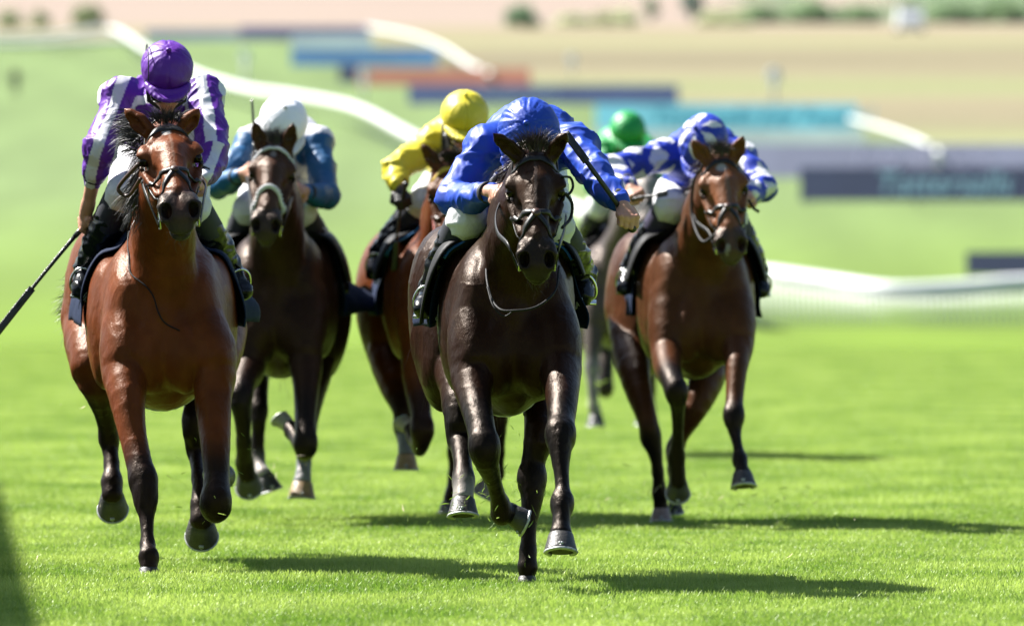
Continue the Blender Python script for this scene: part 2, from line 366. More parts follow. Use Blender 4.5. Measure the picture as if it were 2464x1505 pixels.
# ---------------------------------------------------------------- grass blades (one object, patch instanced over the course)
def grass():
    rng = np.random.default_rng(3); nb = 2300; V = []; Fc = []
    for i in range(nb):
        r = .62 * math.sqrt(rng.random()); th = rng.random() * 6.283; x, y = r * math.cos(th), r * math.sin(th)
        h = rng.uniform(.011, .029) * (1.4 if rng.random() < .06 else 1); wd = rng.uniform(.0012, .0023); a = rng.random() * 6.283
        ln = rng.uniform(.15, .75) * h; b2 = rng.random() * 6.283; lx, ly = math.cos(b2) * ln, math.sin(b2) * ln
        cx, cy = math.cos(a) * wd, math.sin(a) * wd; k = len(V)
        V += [(x - cx, y - cy, -.004), (x + cx, y + cy, -.004), (x + lx * .4 + cx * .8, y + ly * .4 + cy * .8, h * .6), (x + lx * .4 - cx * .8, y + ly * .4 - cy * .8, h * .6), (x + lx, y + ly, h)]
        Fc += [(k, k + 1, k + 2, k + 3), (k + 3, k + 2, k + 4)]
    m = bpy.data.materials.new('grass_blade'); m.use_nodes = True; n = m.node_tree.nodes; l = m.node_tree.links
    n.remove(n['Principled BSDF']); out = n['Material Output']
    geo = n.new('ShaderNodeNewGeometry'); tx = n.new('ShaderNodeTexNoise'); tx.inputs['Scale'].default_value = 1.1; tx.inputs['Detail'].default_value = 6; tx.inputs['Roughness'].default_value = .7
    mp = n.new('ShaderNodeMapping'); mp.inputs['Scale'].default_value = (1, .45, 1); l.new(geo.outputs['Position'], mp.inputs[0]); l.new(mp.outputs[0], tx.inputs[0])
    rp = n.new('ShaderNodeValToRGB'); rp.color_ramp.elements[0].position = .36; rp.color_ramp.elements[0].color = (.125, .235, .020, 1)
    rp.color_ramp.elements[1].position = .62; rp.color_ramp.elements[1].color = (.36, .475, .095, 1); l.new(tx.outputs[0], rp.inputs[0])
    t2 = n.new('ShaderNodeTexNoise'); t2.inputs['Scale'].default_value = 90; l.new(geo.outputs['Position'], t2.inputs[0])
    mx = n.new('ShaderNodeMix'); mx.data_type = 'RGBA'; mx.inputs[7].default_value = (.52, .55, .17, 1)
    mr = n.new('ShaderNodeMapRange'); mr.inputs[1].default_value = .55; mr.inputs[2].default_value = .75; mr.inputs[4].default_value = .7
    l.new(t2.outputs[0], mr.inputs[0]); l.new(mr.outputs[0], mx.inputs[0]); l.new(rp.outputs[0], mx.inputs[6])
    d = n.new('ShaderNodeBsdfDiffuse'); tr = n.new('ShaderNodeBsdfTranslucent'); g = n.new('ShaderNodeBsdfGlossy'); g.inputs['Roughness'].default_value = .5
    g.inputs['Color'].default_value = (.9, .95, .8, 1)
    for q in (d, tr): l.new(mx.outputs[2], q.inputs['Color'])
    ms = n.new('ShaderNodeMixShader'); ms.inputs[0].default_value = .5; l.new(d.outputs[0], ms.inputs[1]); l.new(tr.outputs[0], ms.inputs[2])
    m2 = n.new('ShaderNodeMixShader'); m2.inputs[0].default_value = .05; l.new(ms.outputs[0], m2.inputs[1]); l.new(g.outputs[0], m2.inputs[2]); l.new(m2.outputs[0], out.inputs[0])
    o = build('grass', V, Fc, m, smooth=False); tag(o, 'short bright green racecourse turf with fine blades', 'grass', kind='stuff')
    ng = bpy.data.node_groups.new('grass_patches', 'GeometryNodeTree')
    ng.interface.new_socket('Geometry', in_out='INPUT', socket_type='NodeSocketGeometry'); ng.interface.new_socket('Geometry', in_out='OUTPUT', socket_type='NodeSocketGeometry')
    N = ng.nodes; L = ng.links; gi = N.new('NodeGroupInput'); go = N.new('NodeGroupOutput')
    gx, gy, sp = 19.0, 120.0, .62
    grd = N.new('GeometryNodeMeshGrid'); grd.inputs['Size X'].default_value = gx; grd.inputs['Size Y'].default_value = gy
    grd.inputs['Vertices X'].default_value = int(gx / sp); grd.inputs['Vertices Y'].default_value = int(gy / sp)
    sp_ = N.new('GeometryNodeSetPosition'); rv = N.new('FunctionNodeRandomValue'); rv.data_type = 'FLOAT_VECTOR'
    rv.inputs[0].default_value = (-.25, -.25 , 0); rv.inputs[1].default_value = (.25, .25, .004); rv.inputs['Seed'].default_value = 3
    add = N.new('ShaderNodeVectorMath'); add.operation = 'ADD'; add.inputs[1].default_value = (0, 31.5 + gy / 2, -.016)
    L.new(rv.outputs[0], add.inputs[0]); L.new(grd.outputs[0], sp_.inputs[0]); L.new(add.outputs[0], sp_.inputs['Offset'])
    ip = N.new('GeometryNodeInstanceOnPoints'); L.new(sp_.outputs[0], ip.inputs['Points']); L.new(gi.outputs[0], ip.inputs['Instance'])
    rr = N.new('FunctionNodeRandomValue'); rr.data_type = 'FLOAT_VECTOR'; rr.inputs[0].default_value = (0, 0, 0); rr.inputs[1].default_value = (0, 0, 6.283)
    L.new(rr.outputs[0], ip.inputs['Rotation'])
    L.new(ip.outputs[0], go.inputs[0])
    md = o.modifiers.new('patches', 'NODES'); md.node_group = ng
grass()

# ---------------------------------------------------------------- running rails
def gpix(py, hgt=0.):
    "distance at which something hgt above the terrain shows at row py"
    ds = np.linspace(190, 1400, 2400); y = HZ - F * (tzs(ds) + hgt - H) / ds
    return float(ds[np.argmin(np.abs(y - py))])
def rail(pix, hgt, label, post_gap, name='running_rail', pts=None, thick=.07, pr=.035, lean=.28):
    if pts is None:
        pts = []
        for px, py in pix:
            d = gpix(py, hgt); pts.append([(px - W2) / F * d, d, float(tzs(d)) + hgt])
    c = curve(pts, 90); root = empty(name, (c[45][0], c[45][1], float(tzs(c[45][1]))), label=label, cat='fence', group='white running rails')
    mb = MB(); mb.tube(c, thick, 8, up=(0, 0, 1)); mb.out('rail', M['pvc'], root)
    seg = np.linalg.norm(np.diff(c, axis=0), axis=1); s = np.concatenate([[0], np.cumsum(seg)]); q = .3
    while q < s[-1]:
        p = [np.interp(q, s, c[:, i]) for i in range(3)]; g = float(tzs(p[1])); mb = MB()
        mb.tube([(p[0], p[1] + lean, g - .05), (p[0], p[1] + lean * .8, g + .45), (p[0], p[1] + lean * .3, p[2] - .1), (p[0], p[1], p[2] - .02)], [pr, pr, pr * .9, pr * .9], 6); mb.out('post', M['pvc'], root); q += post_gap
rail([(-60, 92), (120, 86), (262, 70), (350, 118), (430, 158), (500, 188), (600, 215), (700, 229), (850, 258), (990, 328), (1130, 400), (1300, 470), (1430, 520), (1600, 590), (1760, 640)], 1.15,
     'long white running rail curving down from the far left past the yellow cap', 7.5, thick=.19)
rail([(-80, 112), (60, 108), (200, 102), (330, 98)], .9, 'short white rail far away at the upper left corner', 9, thick=.2)
rail([(880, 66), (980, 84), (1060, 112), (1130, 156), (1180, 178)], 1.2, 'short white rail above the blue and orange boards in the distance', 10, thick=.15)
rail([(2045, 286), (2120, 306), (2200, 334), (2262, 368)], 1.1, 'white rail end sloping beside the teal board on the right', 3, thick=.10)
rr_ = [(1790, 658, 203.5), (1845, 662, 203), (1990, 682, 202), (2150, 702, 201), (2320, 696, 201.5), (2463, 684, 202), (2800, 674, 203)]
rail(None, 0, 'wavy white rail with close slender posts at the right behind the pack', .14, pts=[P(a, b, c) for a, b, c in rr_], thick=.19, pr=.030, lean=-.75)

# ---------------------------------------------------------------- sponsor boards
def text_mesh(s, size, m, parent, loc, rotz=0., shear=.25, ext=.004, name='lettering', rot=None):
    cu = bpy.data.curves.new(name, 'FONT'); cu.body = s; cu.size = size; cu.shear = shear; cu.extrude = ext; cu.offset = size * .008; cu.resolution_u = 3
    t = bpy.data.objects.new(name, cu); COL.objects.link(t); bpy.context.view_layer.update()
    me = bpy.data.meshes.new_from_object(t); bpy.data.objects.remove(t); me.materials.clear(); me.materials.append(m)
    o = bpy.data.objects.new(name, me); COL.objects.link(o); o.parent = parent; o.location = loc; o.rotation_euler = rot or (rad(90), 0, rotz); return o
def board(x0, x1, y0, y1, d, colr, label, text=None, tcol=None, tx=None, yaw=0, col2=None):
    g = max(float(tzs(d)), H + (HZ - y1) / F * d) ; c = P((x0 + x1) / 2, y1, d); hw = (x1 - x0) / 2 / F * d; hh = (y1 - y0) / F * d
    root = empty('sponsor_board', (c[0], d, float(tzs(d))), label=label, cat='advertising board', group='sponsor boards along the course')
    m = mat('board_paint', tuple(min(q, .9) for q in colr), .55, var=(.4, .12)); mb = MB()
    LN = .78; mb.add([(c[0] + a * hw, d + b + LN * hh * k, c[2] + hh * k) for k in (0, 1) for a, b in ((-1, -.04), (1, -.04), (1, .04), (-1, .04))], [(3, 2, 1, 0), (4, 5, 6, 7), (0, 1, 5, 4), (1, 2, 6, 5), (2, 3, 7, 6), (3, 0, 4, 7)]); mb.out('panel', m, root, smooth=False)
    mb = MB(); k = max(2, int(hw * 2 / 2.5))
    for i in range(k): mb.box((c[0] - hw * .96 + i * hw * 1.92 / (k - 1), d + .09 + LN * hh * .9, (c[2] + hh * .9 + float(tzs(d)) - .1) / 2), (.03, .045, (c[2] + hh * .9 - float(tzs(d)) + .1) / 2))
    mb.out('support', M['alu'], root, smooth=False)
    if text:
        tm = mat('board_lettering', tcol, .5, var=(1, .05))
        to = text_mesh(text, hh * .95, tm, root, ((tx - W2) / F * d - c[0], -.06 + LN * hh * .22, c[2] + hh * .22 - float(tzs(d))), rot=(math.atan2(1, LN), 0, 0)); to.scale = (1, math.hypot(1, LN), 1)
NAVY = (.009, .022, .058)
board(1925, 2760, 402, 484, 341, NAVY, 'navy board with large pale blue script lettering at right', 'Tattersalls', (.16, .30, .34), 2105)
board(1600, 2700, 346, 428, 392, (.21, .22, .30), 'long pale lavender board just behind the navy script board', 'July Stakes', (.32, .32, .42), 2050)
board(1430, 2080, 312, 346, 470, (.34, .42, .38), 'pale grey board low in front of the teal board')
board(1432, 2064, 250, 312, 512, (.12, .42, .48), 'wide teal board behind the green cap', 'Tattersalls July Festival', (.06, .30, .37), 1560)
board(982, 1632, 204, 252, 570, (.035, .065, .15), 'dark navy board above the yellow cap', 'Tattersalls', (.15, .22, .30), 1150)
board(860, 1276, 164, 206, 640, (.38, .14, .08), 'rust orange board in the middle distance')
board(815, 862, 158, 200, 642, NAVY, 'small navy board end beside the rust orange board')
board(700, 1052, 116, 160, 710, (.04, .15, .29), 'mid blue board left of the rust orange board')
board(700, 895, 86, 114, 745, (.32, .42, .40), 'pale green grey board above the mid blue board')
board(575, 888, 64, 98, 850, (.05, .065, .15), 'farthest dark navy board at top of the rise')
board(350, 573, 72, 98, 860, (.13, .18, .24), 'faded slate blue board beside the farthest navy board')
board(2325, 2700, 606, 662, 240, NAVY, 'small navy board behind the rail at the right edge')

# ---------------------------------------------------------------- marker posts, far figure, vehicle, trees
def marker(px, y0, y1, w_, label):
    d = gpix(y1); c = P(px, y1, d); top = P(px, y0, d); r = w_ / F * d / 2
    root = empty('marker_post', (c[0], d, float(tzs(d))), label=label, cat='marker post', group='pale marker posts on the course')
    z0 = float(tzs(d)); mb = MB(); mb.tube([(c[0], d, z0 - .1), (c[0], d, top[2])], r * .35, 8); mb.out('pole', M['pvc'], root)
    mb = MB(); mb.sphere((c[0], d, top[2] - r * .3), (r, r * .3, r * 1.2)); mb.out('disc', mat('disc_paint', (.50, .58, .60), .6, var=(3, .1)), root)
marker(590, 132, 224, 26, 'pale marker post left of the mid blue board')
marker(876, 178, 252, 24, 'pale marker post below the left end of the rust orange board')
marker(1376, 140, 182, 22, 'faint pale marker post right of the rust orange board')
marker(1862, 178, 244, 34, 'pale grey marker post above the teal board')

def far_person():
    d = gpix(236); c = P(37, 236, d); z = float(tzs(d)); s = SDF(); o = np.array([c[0], d, z]); k = (.10, .07, .06)
    cl = (.035, .038, .05)
    for sx in (-1, 1):
        s.chain([(o + [sx * .09, 0, .9], .09, cl), (o + [sx * .12, .05 * sx, .48], .065, cl), (o + [sx * .13, .1 * sx, .07], .05, cl)], .03)
        s.cone(o + [sx * .13, .1 * sx, .05], o + [sx * .14, .1 * sx - .15, .04], .045, .035, .03, c=(.02, .02, .02))
        s.chain([(o + [sx * .2, 0, 1.42], .055, cl), (o + [sx * .27, .03, 1.14], .045, cl), (o + [sx * .24, -.1, .92], .035, cl)], .03)
        hp = o + [sx * .24, -.12, .86]
        for q in range(5): s.cone(hp + [.012 * (q - 2), 0, 0], hp + [.014 * (q - 2), -.02, -.07 + .006 * abs(q - 2)], .011, .008, .006, c=(.35, .2, .14))
    s.cone(o + [0, 0, .95], o + [0, 0, 1.42], .14, .17, .05, q=.65, c=cl); s.cone(o + [0, 0, 1.45], o + [0, -.02, 1.58], .055, .055, .03, c=(.35, .2, .14))
    s.ell(o + [0, -.02, 1.68], (.078, .095, .115), k=.02, c=(.35, .2, .14)); s.cone(o + [0, -.12, 1.67], o + [0, -.13, 1.65], .014, .018, .01, c=(.35, .2, .14))
    V, Fc, C = s.mesh(.022); root = empty('person', tuple(o), label='person in dark clothing standing far up the course at the left', cat='person')
    build('body', V, Fc, M['cloth'], root, col=C); mb = MB(); mb.sphere(o + [0, .005, 1.72], (.085, .10, .09)); mb.out('hair', mat('dark_hair', (.02, .014, .01), .7, var=(30, .3)), root)
far_person()
def vehicle():
    d = 1010.; c = P(2188, 110, d); z = float(tzs(d)); x = c[0]
    root = empty('parked_van', (x, d, z), label='white van parked far away below the green hill at right', cat='van')
    pr = [(-1.25, .35), (-1.25, 1.2), (-1.1, 2.5), (1.1, 2.5), (1.25, 1.2), (1.25, .35)]
    V = []; Fc = []
    for yy in (-2.4, -1.5, 2.4):
        for a, b in pr: V.append((x + a * (1 if yy != -2.4 else .94), d + yy, z + (b if yy != -2.4 or b < 2 else 1.25)))
    for r_ in (0, 1):
        for k in range(6): Fc.append((r_ * 6 + k, r_ * 6 + (k + 1) % 6, (r_ + 1) * 6 + (k + 1) % 6, (r_ + 1) * 6 + k))
    Fc += [tuple(range(6)), tuple(range(17, 11, -1))]
    build('body', V, Fc, mat('van_white', (.78, .8, .82), .3, var=(2, .05)), root, smooth=False)
    mb = MB(); mb.add([(x - 1.0, d - 2.36, z + 1.3), (x + 1.0, d - 2.36, z + 1.3), (x + .95, d - 1.56, z + 2.42), (x - .95, d - 1.56, z + 2.42)], [(0, 1, 2, 3)]); mb.out('windscreen', M['goggle'], root)
    for sx in (-1, 1):
        for yy in (-1.6, 1.6):
            mb = MB(); mb.tube([(x + sx * 1.0, d + yy, z + .36), (x + sx * 1.28, d + yy, z + .36)], .36, 16); mb.out('wheel', M['flap'], root)
        mb = MB(); mb.sphere((x + sx * .9, d - 2.42, z + .85), (.14, .05, .1)); mb.out('headlight', M['metal'], root)
vehicle()
leafm = mat('foliage', (.05, .085, .035), .8, attr=True, spec=.15)
barkm = mat('bark', (.10, .075, .05), .9, bump=[(8, .05, U)])
def tree(px, ybase, ytop, wpx, d, label, cat='tree', name='tree', colr=(.10, .17, .09), n=2600, group='trees and bushes on the far slope', seed=1):
    rng = np.random.default_rng(seed); c = P(px, ybase, d); z = float(tzs(d)); hgt = (ybase - ytop) / F * d + max(c[2] - z, 0); R = wpx * 1.12 / 2 / F * d; o = np.array([c[0], d, z - .1])
    root = empty(name, tuple(o), label=label, cat=cat, group=group)
    mb = MB(); mb.tube([o, o + [R * .05, 0, hgt * .35], o + [0, 0, hgt * .7]], [R * .09 + .05, R * .07 + .03, .04], 8)
    for k in range(7):
        a = k * 2.4; p0 = o + [0, 0, hgt * (.2 + .06 * k)]; mb.tube([p0, p0 + [math.cos(a) * R * .4, math.sin(a) * R * .3, hgt * .12], p0 + [math.cos(a) * R * .65, math.sin(a) * R * .5, hgt * .25]], [.1, .06, .02], 6)
    mb.out('trunk', barkm, root)
    cl = []; nc = 26
    for _ in range(nc):
        a = rng.random() * 6.283; rr = R * .68 * math.sqrt(rng.random()); zz = hgt * rng.uniform(.18, .84); wv = 1.25 - (zz / hgt) * .75
        cl.append((np.array([math.cos(a) * rr * wv, math.sin(a) * rr * wv * .8, zz]), R * rng.uniform(.2, .36)))
    V = []; C = []
    for i in range(n):
        cc, r = cl[rng.integers(nc)]; v = nrm(rng.normal(size=3)) * r * rng.random() ** .4; p = o + cc + v
        s_ = R * rng.uniform(.03, .07); a, b = nrm(rng.normal(size=3)), nrm(rng.normal(size=3)); 
        V += [p + a * s_, p + b * s_, p - a * s_, p - b * s_]; C += [np.array(colr) * 2.0 * rng.uniform(.7, 1.3)] * 4
    build('crown', V, np.arange(len(V)).reshape(-1, 4), leafm, root, col=np.array(C), smooth=False)
tree(1252, 84, 30, 104, 1085, 'dark rounded bush in the middle of the pale wheat field edge', 'bush', 'bush', (.13, .20, .12), seed=2)
tree(1662, 78, -6, 74, 1180, 'tallest dark conical tree on the field edge', colr=(.11, .17, .14), seed=3)
tree(1566, 80, 14, 50, 1180, 'slim faint tree just left of the tallest conical tree', colr=(.20, .25, .17), seed=4)
tree(212, 92, 34, 92, 1090, 'rounded hedge tree at upper left behind the rail', 'bush', 'bush', (.17, .21, .11), seed=5)
for i, (px, wd, lab) in enumerate([(25, 80, 'low olive bush at the extreme top left'), (95, 70, 'low olive bush second from the top left edge')]):
    tree(px, 96, 48, wd, 1080, lab, 'bush', 'bush', (.20, .24, .13), n=1500, seed=10 + i)
for i, (px, yt, wd, lab) in enumerate([(1835, 50, 150, 'green bush at the left end of the right hedge line'), (1950, 44, 170, 'green bush second in the hedge line on the right'), (2070, 50, 150, 'green bush just left of the far white van'),
                                  (2290, 48, 170, 'green bush right of the far white van'), (2420, 42, 180, 'green bush at the far right edge of the hedge line')]):
    tree(px, 84, yt, wd, 1150, lab, 'bush', 'bush', (.17, .23, .13), n=2600, seed=20 + i)
for i, (px, yb, yt, wd, lab) in enumerate([(1812, 46, -24, 120, 'large green tree on the hill above the left end of the hedge line'), (2190, 40, -18, 190, 'broad green tree on the hill above the van'), (2330, 34, -24, 190, 'second green tree on the hill, right of the broad one'), (2450, 36, -22, 170, 'green tree at the top right corner of the hill')]):
    tree(px, yb, yt, wd, 1500, lab, 'tree', 'tree', (.20, .27, .16), n=3000, seed=40 + i)
for i, (px, yt, wd, lab) in enumerate([(1480, 64, 150, 'low pale bush left of the slim faint tree'), (1740, 62, 150, 'low pale bush right of the tallest conical tree'), (1380, 66, 120, 'low pale bush right of the dark rounded bush')]):
    tree(px, 84, yt, wd, 1120, lab, 'bush', 'bush', (.30, .32, .20), n=2000, seed=60 + i)

# ---------------------------------------------------------------- made-up off-frame stand, added so its roof shades the left edge of the turf
def stand():
    # roof edge chosen so that its shadow line crosses (-1.62, 35) and (-2.9, 55)
    hz_ = 6.0; k = hz_ / sdir.z; off = np.array([sdir.x, sdir.y]) * k
    a = np.array([-1.56, 35.2]); b = np.array([-2.80, 58.]); dr = (b - a) / np.linalg.norm(b - a)
    p0 = a - dr * 9 + off; p1 = b + off * 1.0; nrmv = np.array([-dr[1], dr[0]])
    if nrmv[0] > 0: nrmv = -nrmv
    root = empty('shade_stand', (p0[0] - 3, p0[1], 0), label='unseen white roofed stand added outside the left of the frame to cast shade on the turf', cat='stand')
    q = [p0, p1, p1 + nrmv * 7, p0 + nrmv * 7]
    V = [(x, y, hz_ - .25) for x, y in q] + [(x, y, hz_) for x, y in q]
    build('roof', V, [(3, 2, 1, 0), (4, 5, 6, 7), (0, 1, 5, 4), (1, 2, 6, 5), (2, 3, 7, 6), (3, 0, 4, 7)], M['pvc'], root, smooth=False)
    for i in range(6):
        for off_ in (.6, 6.4):
            p = p0 + (p1 - p0) * (i + .3) / 5.6 + nrmv * off_; mb = MB(); mb.tube([(p[0], p[1], -.1), (p[0], p[1], hz_ - .26)], .06, 10); mb.out('post', M['alu'], root)
    for i in range(5):
        z0 = .4 * (i + 1); A = p0 + nrmv * (1.5 + i); B = p1 + nrmv * (1.5 + i); A2 = A + nrmv * .98; B2 = B + nrmv * .98
        V = [(*v, -.05) for v in (A, B, B2, A2)] + [(*v, z0) for v in (A, B, B2, A2)]
        build('tier', V, [(3, 2, 1, 0), (4, 5, 6, 7), (0, 1, 5, 4), (1, 2, 6, 5), (2, 3, 7, 6), (3, 0, 4, 7)], mat('concrete', (.4, .39, .37), .9, var=(3, .15)), root, smooth=False)
stand()
# ---------------------------------------------------------------- horses
def frame3(v, side=(1, 0, 0)):
    "columns lateral(+x), along v, normal (up side)"
    v = nrm(v); u = nrm(np.asarray(side, float) - v * np.dot(side, v)); w_ = np.cross(u, v)
    if w_[2] < 0: w_ = -w_
    return np.stack([u, v, w_], 1)
def hoof(root, cor, sole, toe, r, colr, label=None, shoe=True):
    "cor: coronet centre; sole: direction coronet->sole; toe: direction of toe; r: sole half width"
    d = nrm(sole); t = np.asarray(toe, float); t = nrm(t - d * (t @ d)); u = np.cross(t, d); hh = r * 1.15; n = 28; V = []; Fc = []; C = []
    rings = [(-.18, .60, 0), (0, .70, 0), (.08, .765, .02), (.45, .86, .10), (.85, .985, .22), (1, 1.0, .26), (1.0, .80, .24), (.92, .5, .2), (.90, .05, .15)]
    cb = np.array(colr)
    for i, (h, q, sh) in enumerate(rings):
        for k in range(n):
            a = 2 * math.pi * k / n; ca, sa = math.cos(a), math.sin(a)
            lt = sa * q; lg = ca * q * (1.08 if ca > 0 else .86) + sh
            hk = h * (1.12 if ca > 0 and h > .3 else 1) if i < 6 else h
            V.append(cor + (u * lt + t * lg) * r + d * hk * hh); C.append(cb * (.55 if i < 2 else (1.25 if i == 2 else 1)) if i < 6 else cb * .8)
    m = len(rings)
    for i in range(m - 1):
        for k in range(n): Fc.append((i * n + k, i * n + (k + 1) % n, (i + 1) * n + (k + 1) % n, (i + 1) * n + k))
    Fc += [tuple(range(n)), tuple((m - 1) * n + k for k in range(n))[::-1]]
    ho = build('hoof', V, Fc, M['hoof'], root, col=np.array(C)); 
    if label: ho['label'] = label
    if shoe:
        mb = MB(); pts = []
        for k in range(25):
            a = -2.45 + 4.9 * k / 24; ca, sa = math.cos(a), math.sin(a)
            pts.append(cor + (u * sa * .93 + t * (ca * .93 * (1.10 if ca > 0 else .86) + .25)) * r + d * hh * (1.06 + (.06 if ca > 0 else 0)))
        mb.tube(pts, 1, 6, flat=(.008, .005), up=-d)
        for sx in (-.14, 0, .14):   # toe clip
            mb.box(cor + (u * sx * .5 + t * (1.2 + .02)) * r + d * hh * (.98 - abs(sx)), (.0045, .003, .006))
        mb.out('horseshoe', M['alu'], ho)
    return ho
class Horse: pass
def horse(sp):
    h = Horse(); D0 = sp['D']; h.D0 = D0; h.sp = sp; s = SDF(); h.s = s
    J = lambda px, py, dd: P(px, py, D0 + dd); h.J = J
    x0 = (sp['cx'] - W2) / F * D0; x1 = (sp['hx'] - W2) / F * (D0 + 1.7)
    xc = lambda y: x0 + (x1 - x0) * max(y - .1, 0) / 1.6; h.xc = xc
    hs = sp.get('hscale', 1.); h.hs = hs; zb, zt = sp.get('zb', .61), sp.get('zt', 1.43); wc, wb, wh = sp.get('wc', .2), sp.get('wb', .27), sp.get('wh', .32)
    B, L, K = sp['body'], sp['legc'], sp.get('dark', sp['legc']); B = np.array(B); dk = B * .8
    root = empty('racehorse', (x0, D0 + .8, 0), label=sp['label'], cat='horse', group='racehorses galloping towards the camera'); h.root = root
    g = lambda x, y, z: np.array([xc(y) + x, D0 + y, z]); h.g = g; zm = (zb + zt) / 2; hz = (zt - zb) / 2
    # trunk
    s.ell(g(0, .32, zb + .37), (wc * .80, .27, .36), k=.05, c=B)
    s.ell(g(0, .62, zm - .05), (wb * .86, .44, hz * .86), k=.08, c=B)
    s.ell(g(0, 1.02, zm - .02), (wb * 1.04, .48, hz * .88), k=.1, c=B)
    s.ell(g(0, 1.36, zm + .08), (wb * .93, .38, hz * .78), k=.1, c=B)
    s.ell(g(0, 1.66, zt - .30), (wh * .82, .40, .30), k=.1, c=B)
    s.ell(g(0, .85, zt - .12), (.10, .42, .14), k=.1, c=B)
    for sx in (-1, 1):
        s.ell(g(sx * (wc * .66), .34, zb + .36), (.100, .24, .28), k=.06, c=B)         # shoulder
        s.ell(g(sx * (wc * .95), .56, zb + .36), (.085, .24, .27), k=.05, c=B)
        s.ell(g(sx * .078, .105, zb + .22), (.080, .09, .14), k=.05, c=B)        # breast
        s.ell(g(sx * .13, .22, zb + .42), (.075, .13, .17), k=.04, c=B)
        s.ell(g(sx * .150, .17, zb + .27), (.070, .11, .14), k=.03, c=B)
        s.ell(g(sx * wh * .58, 1.78, zt - .38), (wh * .46, .30, .30), k=.08, c=B)   # haunch
        s.ell(g(sx * wh * .58, 1.64, zt - .56), (wh * .36, .25, .22), k=.07, c=B)
    h.trunk = SDF(); h.trunk.p = list(s.p)
    # head frame
    sD = F / (D0 - .45) * hs; (ex, ey), (nx, ny) = sp['eyes'], sp['nose']
    lx = (nx - ex) / sD / .305; cz = min((ny - ey) / sD / .305, .95); vv = np.array([lx, -math.sqrt(max(1 - lx * lx - cz * cz, .05)), -cz]); R = frame3(vv, sp.get('lat', (1, 0, 0)))
    Em = P(ex, ey, D0 - .45); O = Em + (-R[:, 1] * .19 + R[:, 2] * .045) * hs; h.O = O; h.R = R
    T = lambda u, v, w_: O + R @ (np.array([u * sp.get('fw', 1), v, w_]) * hs); h.T = T
    # neck
    nh = len(s.p)
    N2 = T(0, .03, -.10); N0 = g(0, .52, zt - .32); N1 = N0 * .5 + N2 * .5 + np.array([0, 0, .03])
    ax = nrm(N2 - N0); wn = nrm(np.cross(ax, (1, 0, 0))); nw = sp.get('neck', 1.)
    Nc = g(0, .17, zb + .50); s.cone(N0, N1, .130 * nw, .112 * nw, .06, 1.5, wn, B); s.cone(N1, N2, .112 * nw, .078, .04, 1.5, wn, B)
    Nt = N1 + wn * (.10 if wn[2] < 0 else -.10)
    s.cone(Nc, N1 * .6 + Nc * .4 + [0, -.03, 0], .118 * nw, .112 * nw, .025, c=B); s.cone(N1 * .6 + Nc * .4 + [0, -.03, 0], N1 * .4 + N2 * .6 - [0, 0, .06], .112 * nw, .075, .03, c=B)
    for sx in (-1, 1): s.cone(Nc + [sx * .075, -.03, -.02], N1 * .5 + Nc * .5 + [sx * .075, -.055, .05], .045, .035, .022, c=B)
    h.front = SDF(); h.front.p = list(s.p)
    # head
    mz = np.array(sp.get('muzzle', (.035, .028, .026))); fc = np.array(sp.get('face', B)); k = .02
    def E(c_, r_, k=.02, c=fc, op='u'): s.ell(T(*c_), np.array(r_) * hs, R, k * hs, c, op)
    def Cn(a, b, ra, rb, k=.02, c=fc, op='u'): s.cone(T(*a), T(*b), ra * hs, rb * hs, k * hs, c=c, op=op)
    E((0, .075, -.078), (.070, .090, .075), .03); E((0, .15, -.062), (.088, .105, .062), .03)
    Cn((0, .18, -.052), (0, .41, -.062), .068, .047, .03); Cn((0, .20, -.11), (0, .40, -.095), .062, .044, .03)
    Cn((0, .2, -.014), (0, .42, -.026), .038, .030, .03)
    for sx in (-1, 1):
        E((sx * .052, .19, -.155), (.032, .12, .09), .03)                                                  # cheek
        E((sx * .081, .165, -.042), (.028, .040, .026), .018); Cn((sx * .083, .143, -.030), (sx * .101, .178, -.036), .011, .010, .010)  # brow
        Cn((sx * .088, .225, -.085), (sx * .058, .36, -.08), .014, .010, .016)                              # facial crest
        Cn((sx * .026, .07, -.004), (sx * .060, .135, -.014), .009, .008, .02)
        Cn((sx * .030, .25, -.008), (sx * .030, .41, -.020), .009, .008, .015)
        E((sx * .058, .30, -.045), (.014, .05, .016), .02, fc, 's')
        E((sx * .104, .192, -.055), (.016, .023, .016), .008, np.array((.01, .008, .007)), 's')
        Cn((sx * .097, .209, -.072), (sx * .103, .180, -.076), .008, .007, .006, fc * .5)
        # ears
        tip = np.array(P(*sp['ears'][0 if sx < 0 else 1], D0 - .45 + sp.get('eard', .10))); bs = T(sx * .056, .044, -.030); ae = tip - bs; Le = np.linalg.norm(ae); ae = ae / Le
        md = bs + ae * Le * .42; fr = np.array([sx * sp.get('earo', .35), -1, 0.1]); fr = nrm(fr - ae * (fr @ ae))
        s.chain([(bs, .031 * hs, fc), (md, .034 * hs * sp.get('earw', 1), fc), (bs + ae * Le * .75, .021 * hs, fc * .8), (tip, .004, fc * .4)], .012, .75, fr)
        s.cone(bs + ae * Le * .18 + fr * .020, md + ae * Le * .05 + fr * .022, .013, .022, .010, op='s', c=fc * .45 + .008); s.cone(md + ae * Le * .05 + fr * .022, tip - ae * .030 + fr * .008, .022, .006, .010, op='s', c=fc * .35 + .006)
        # nostril
        E((sx * .040, .470, -.042), (.030, .052, .032), .018, mz); Cn((sx * .018, .450, -.016), (sx * .054, .492, -.026), .010, .011, .010, mz)
        Cn((sx * .064, .490, -.036), (sx * .052, .530, -.064), .011, .011, .010, mz); Cn((sx * .018, .47, -.024), (sx * .020, .525, -.052), .010, .012, .010, mz)
    E((0, .475, -.072), (.058, .070, .052), .025, mz * .5 + fc * .5); E((0, .515, -.080), (.052, .040, .044), .02, mz)
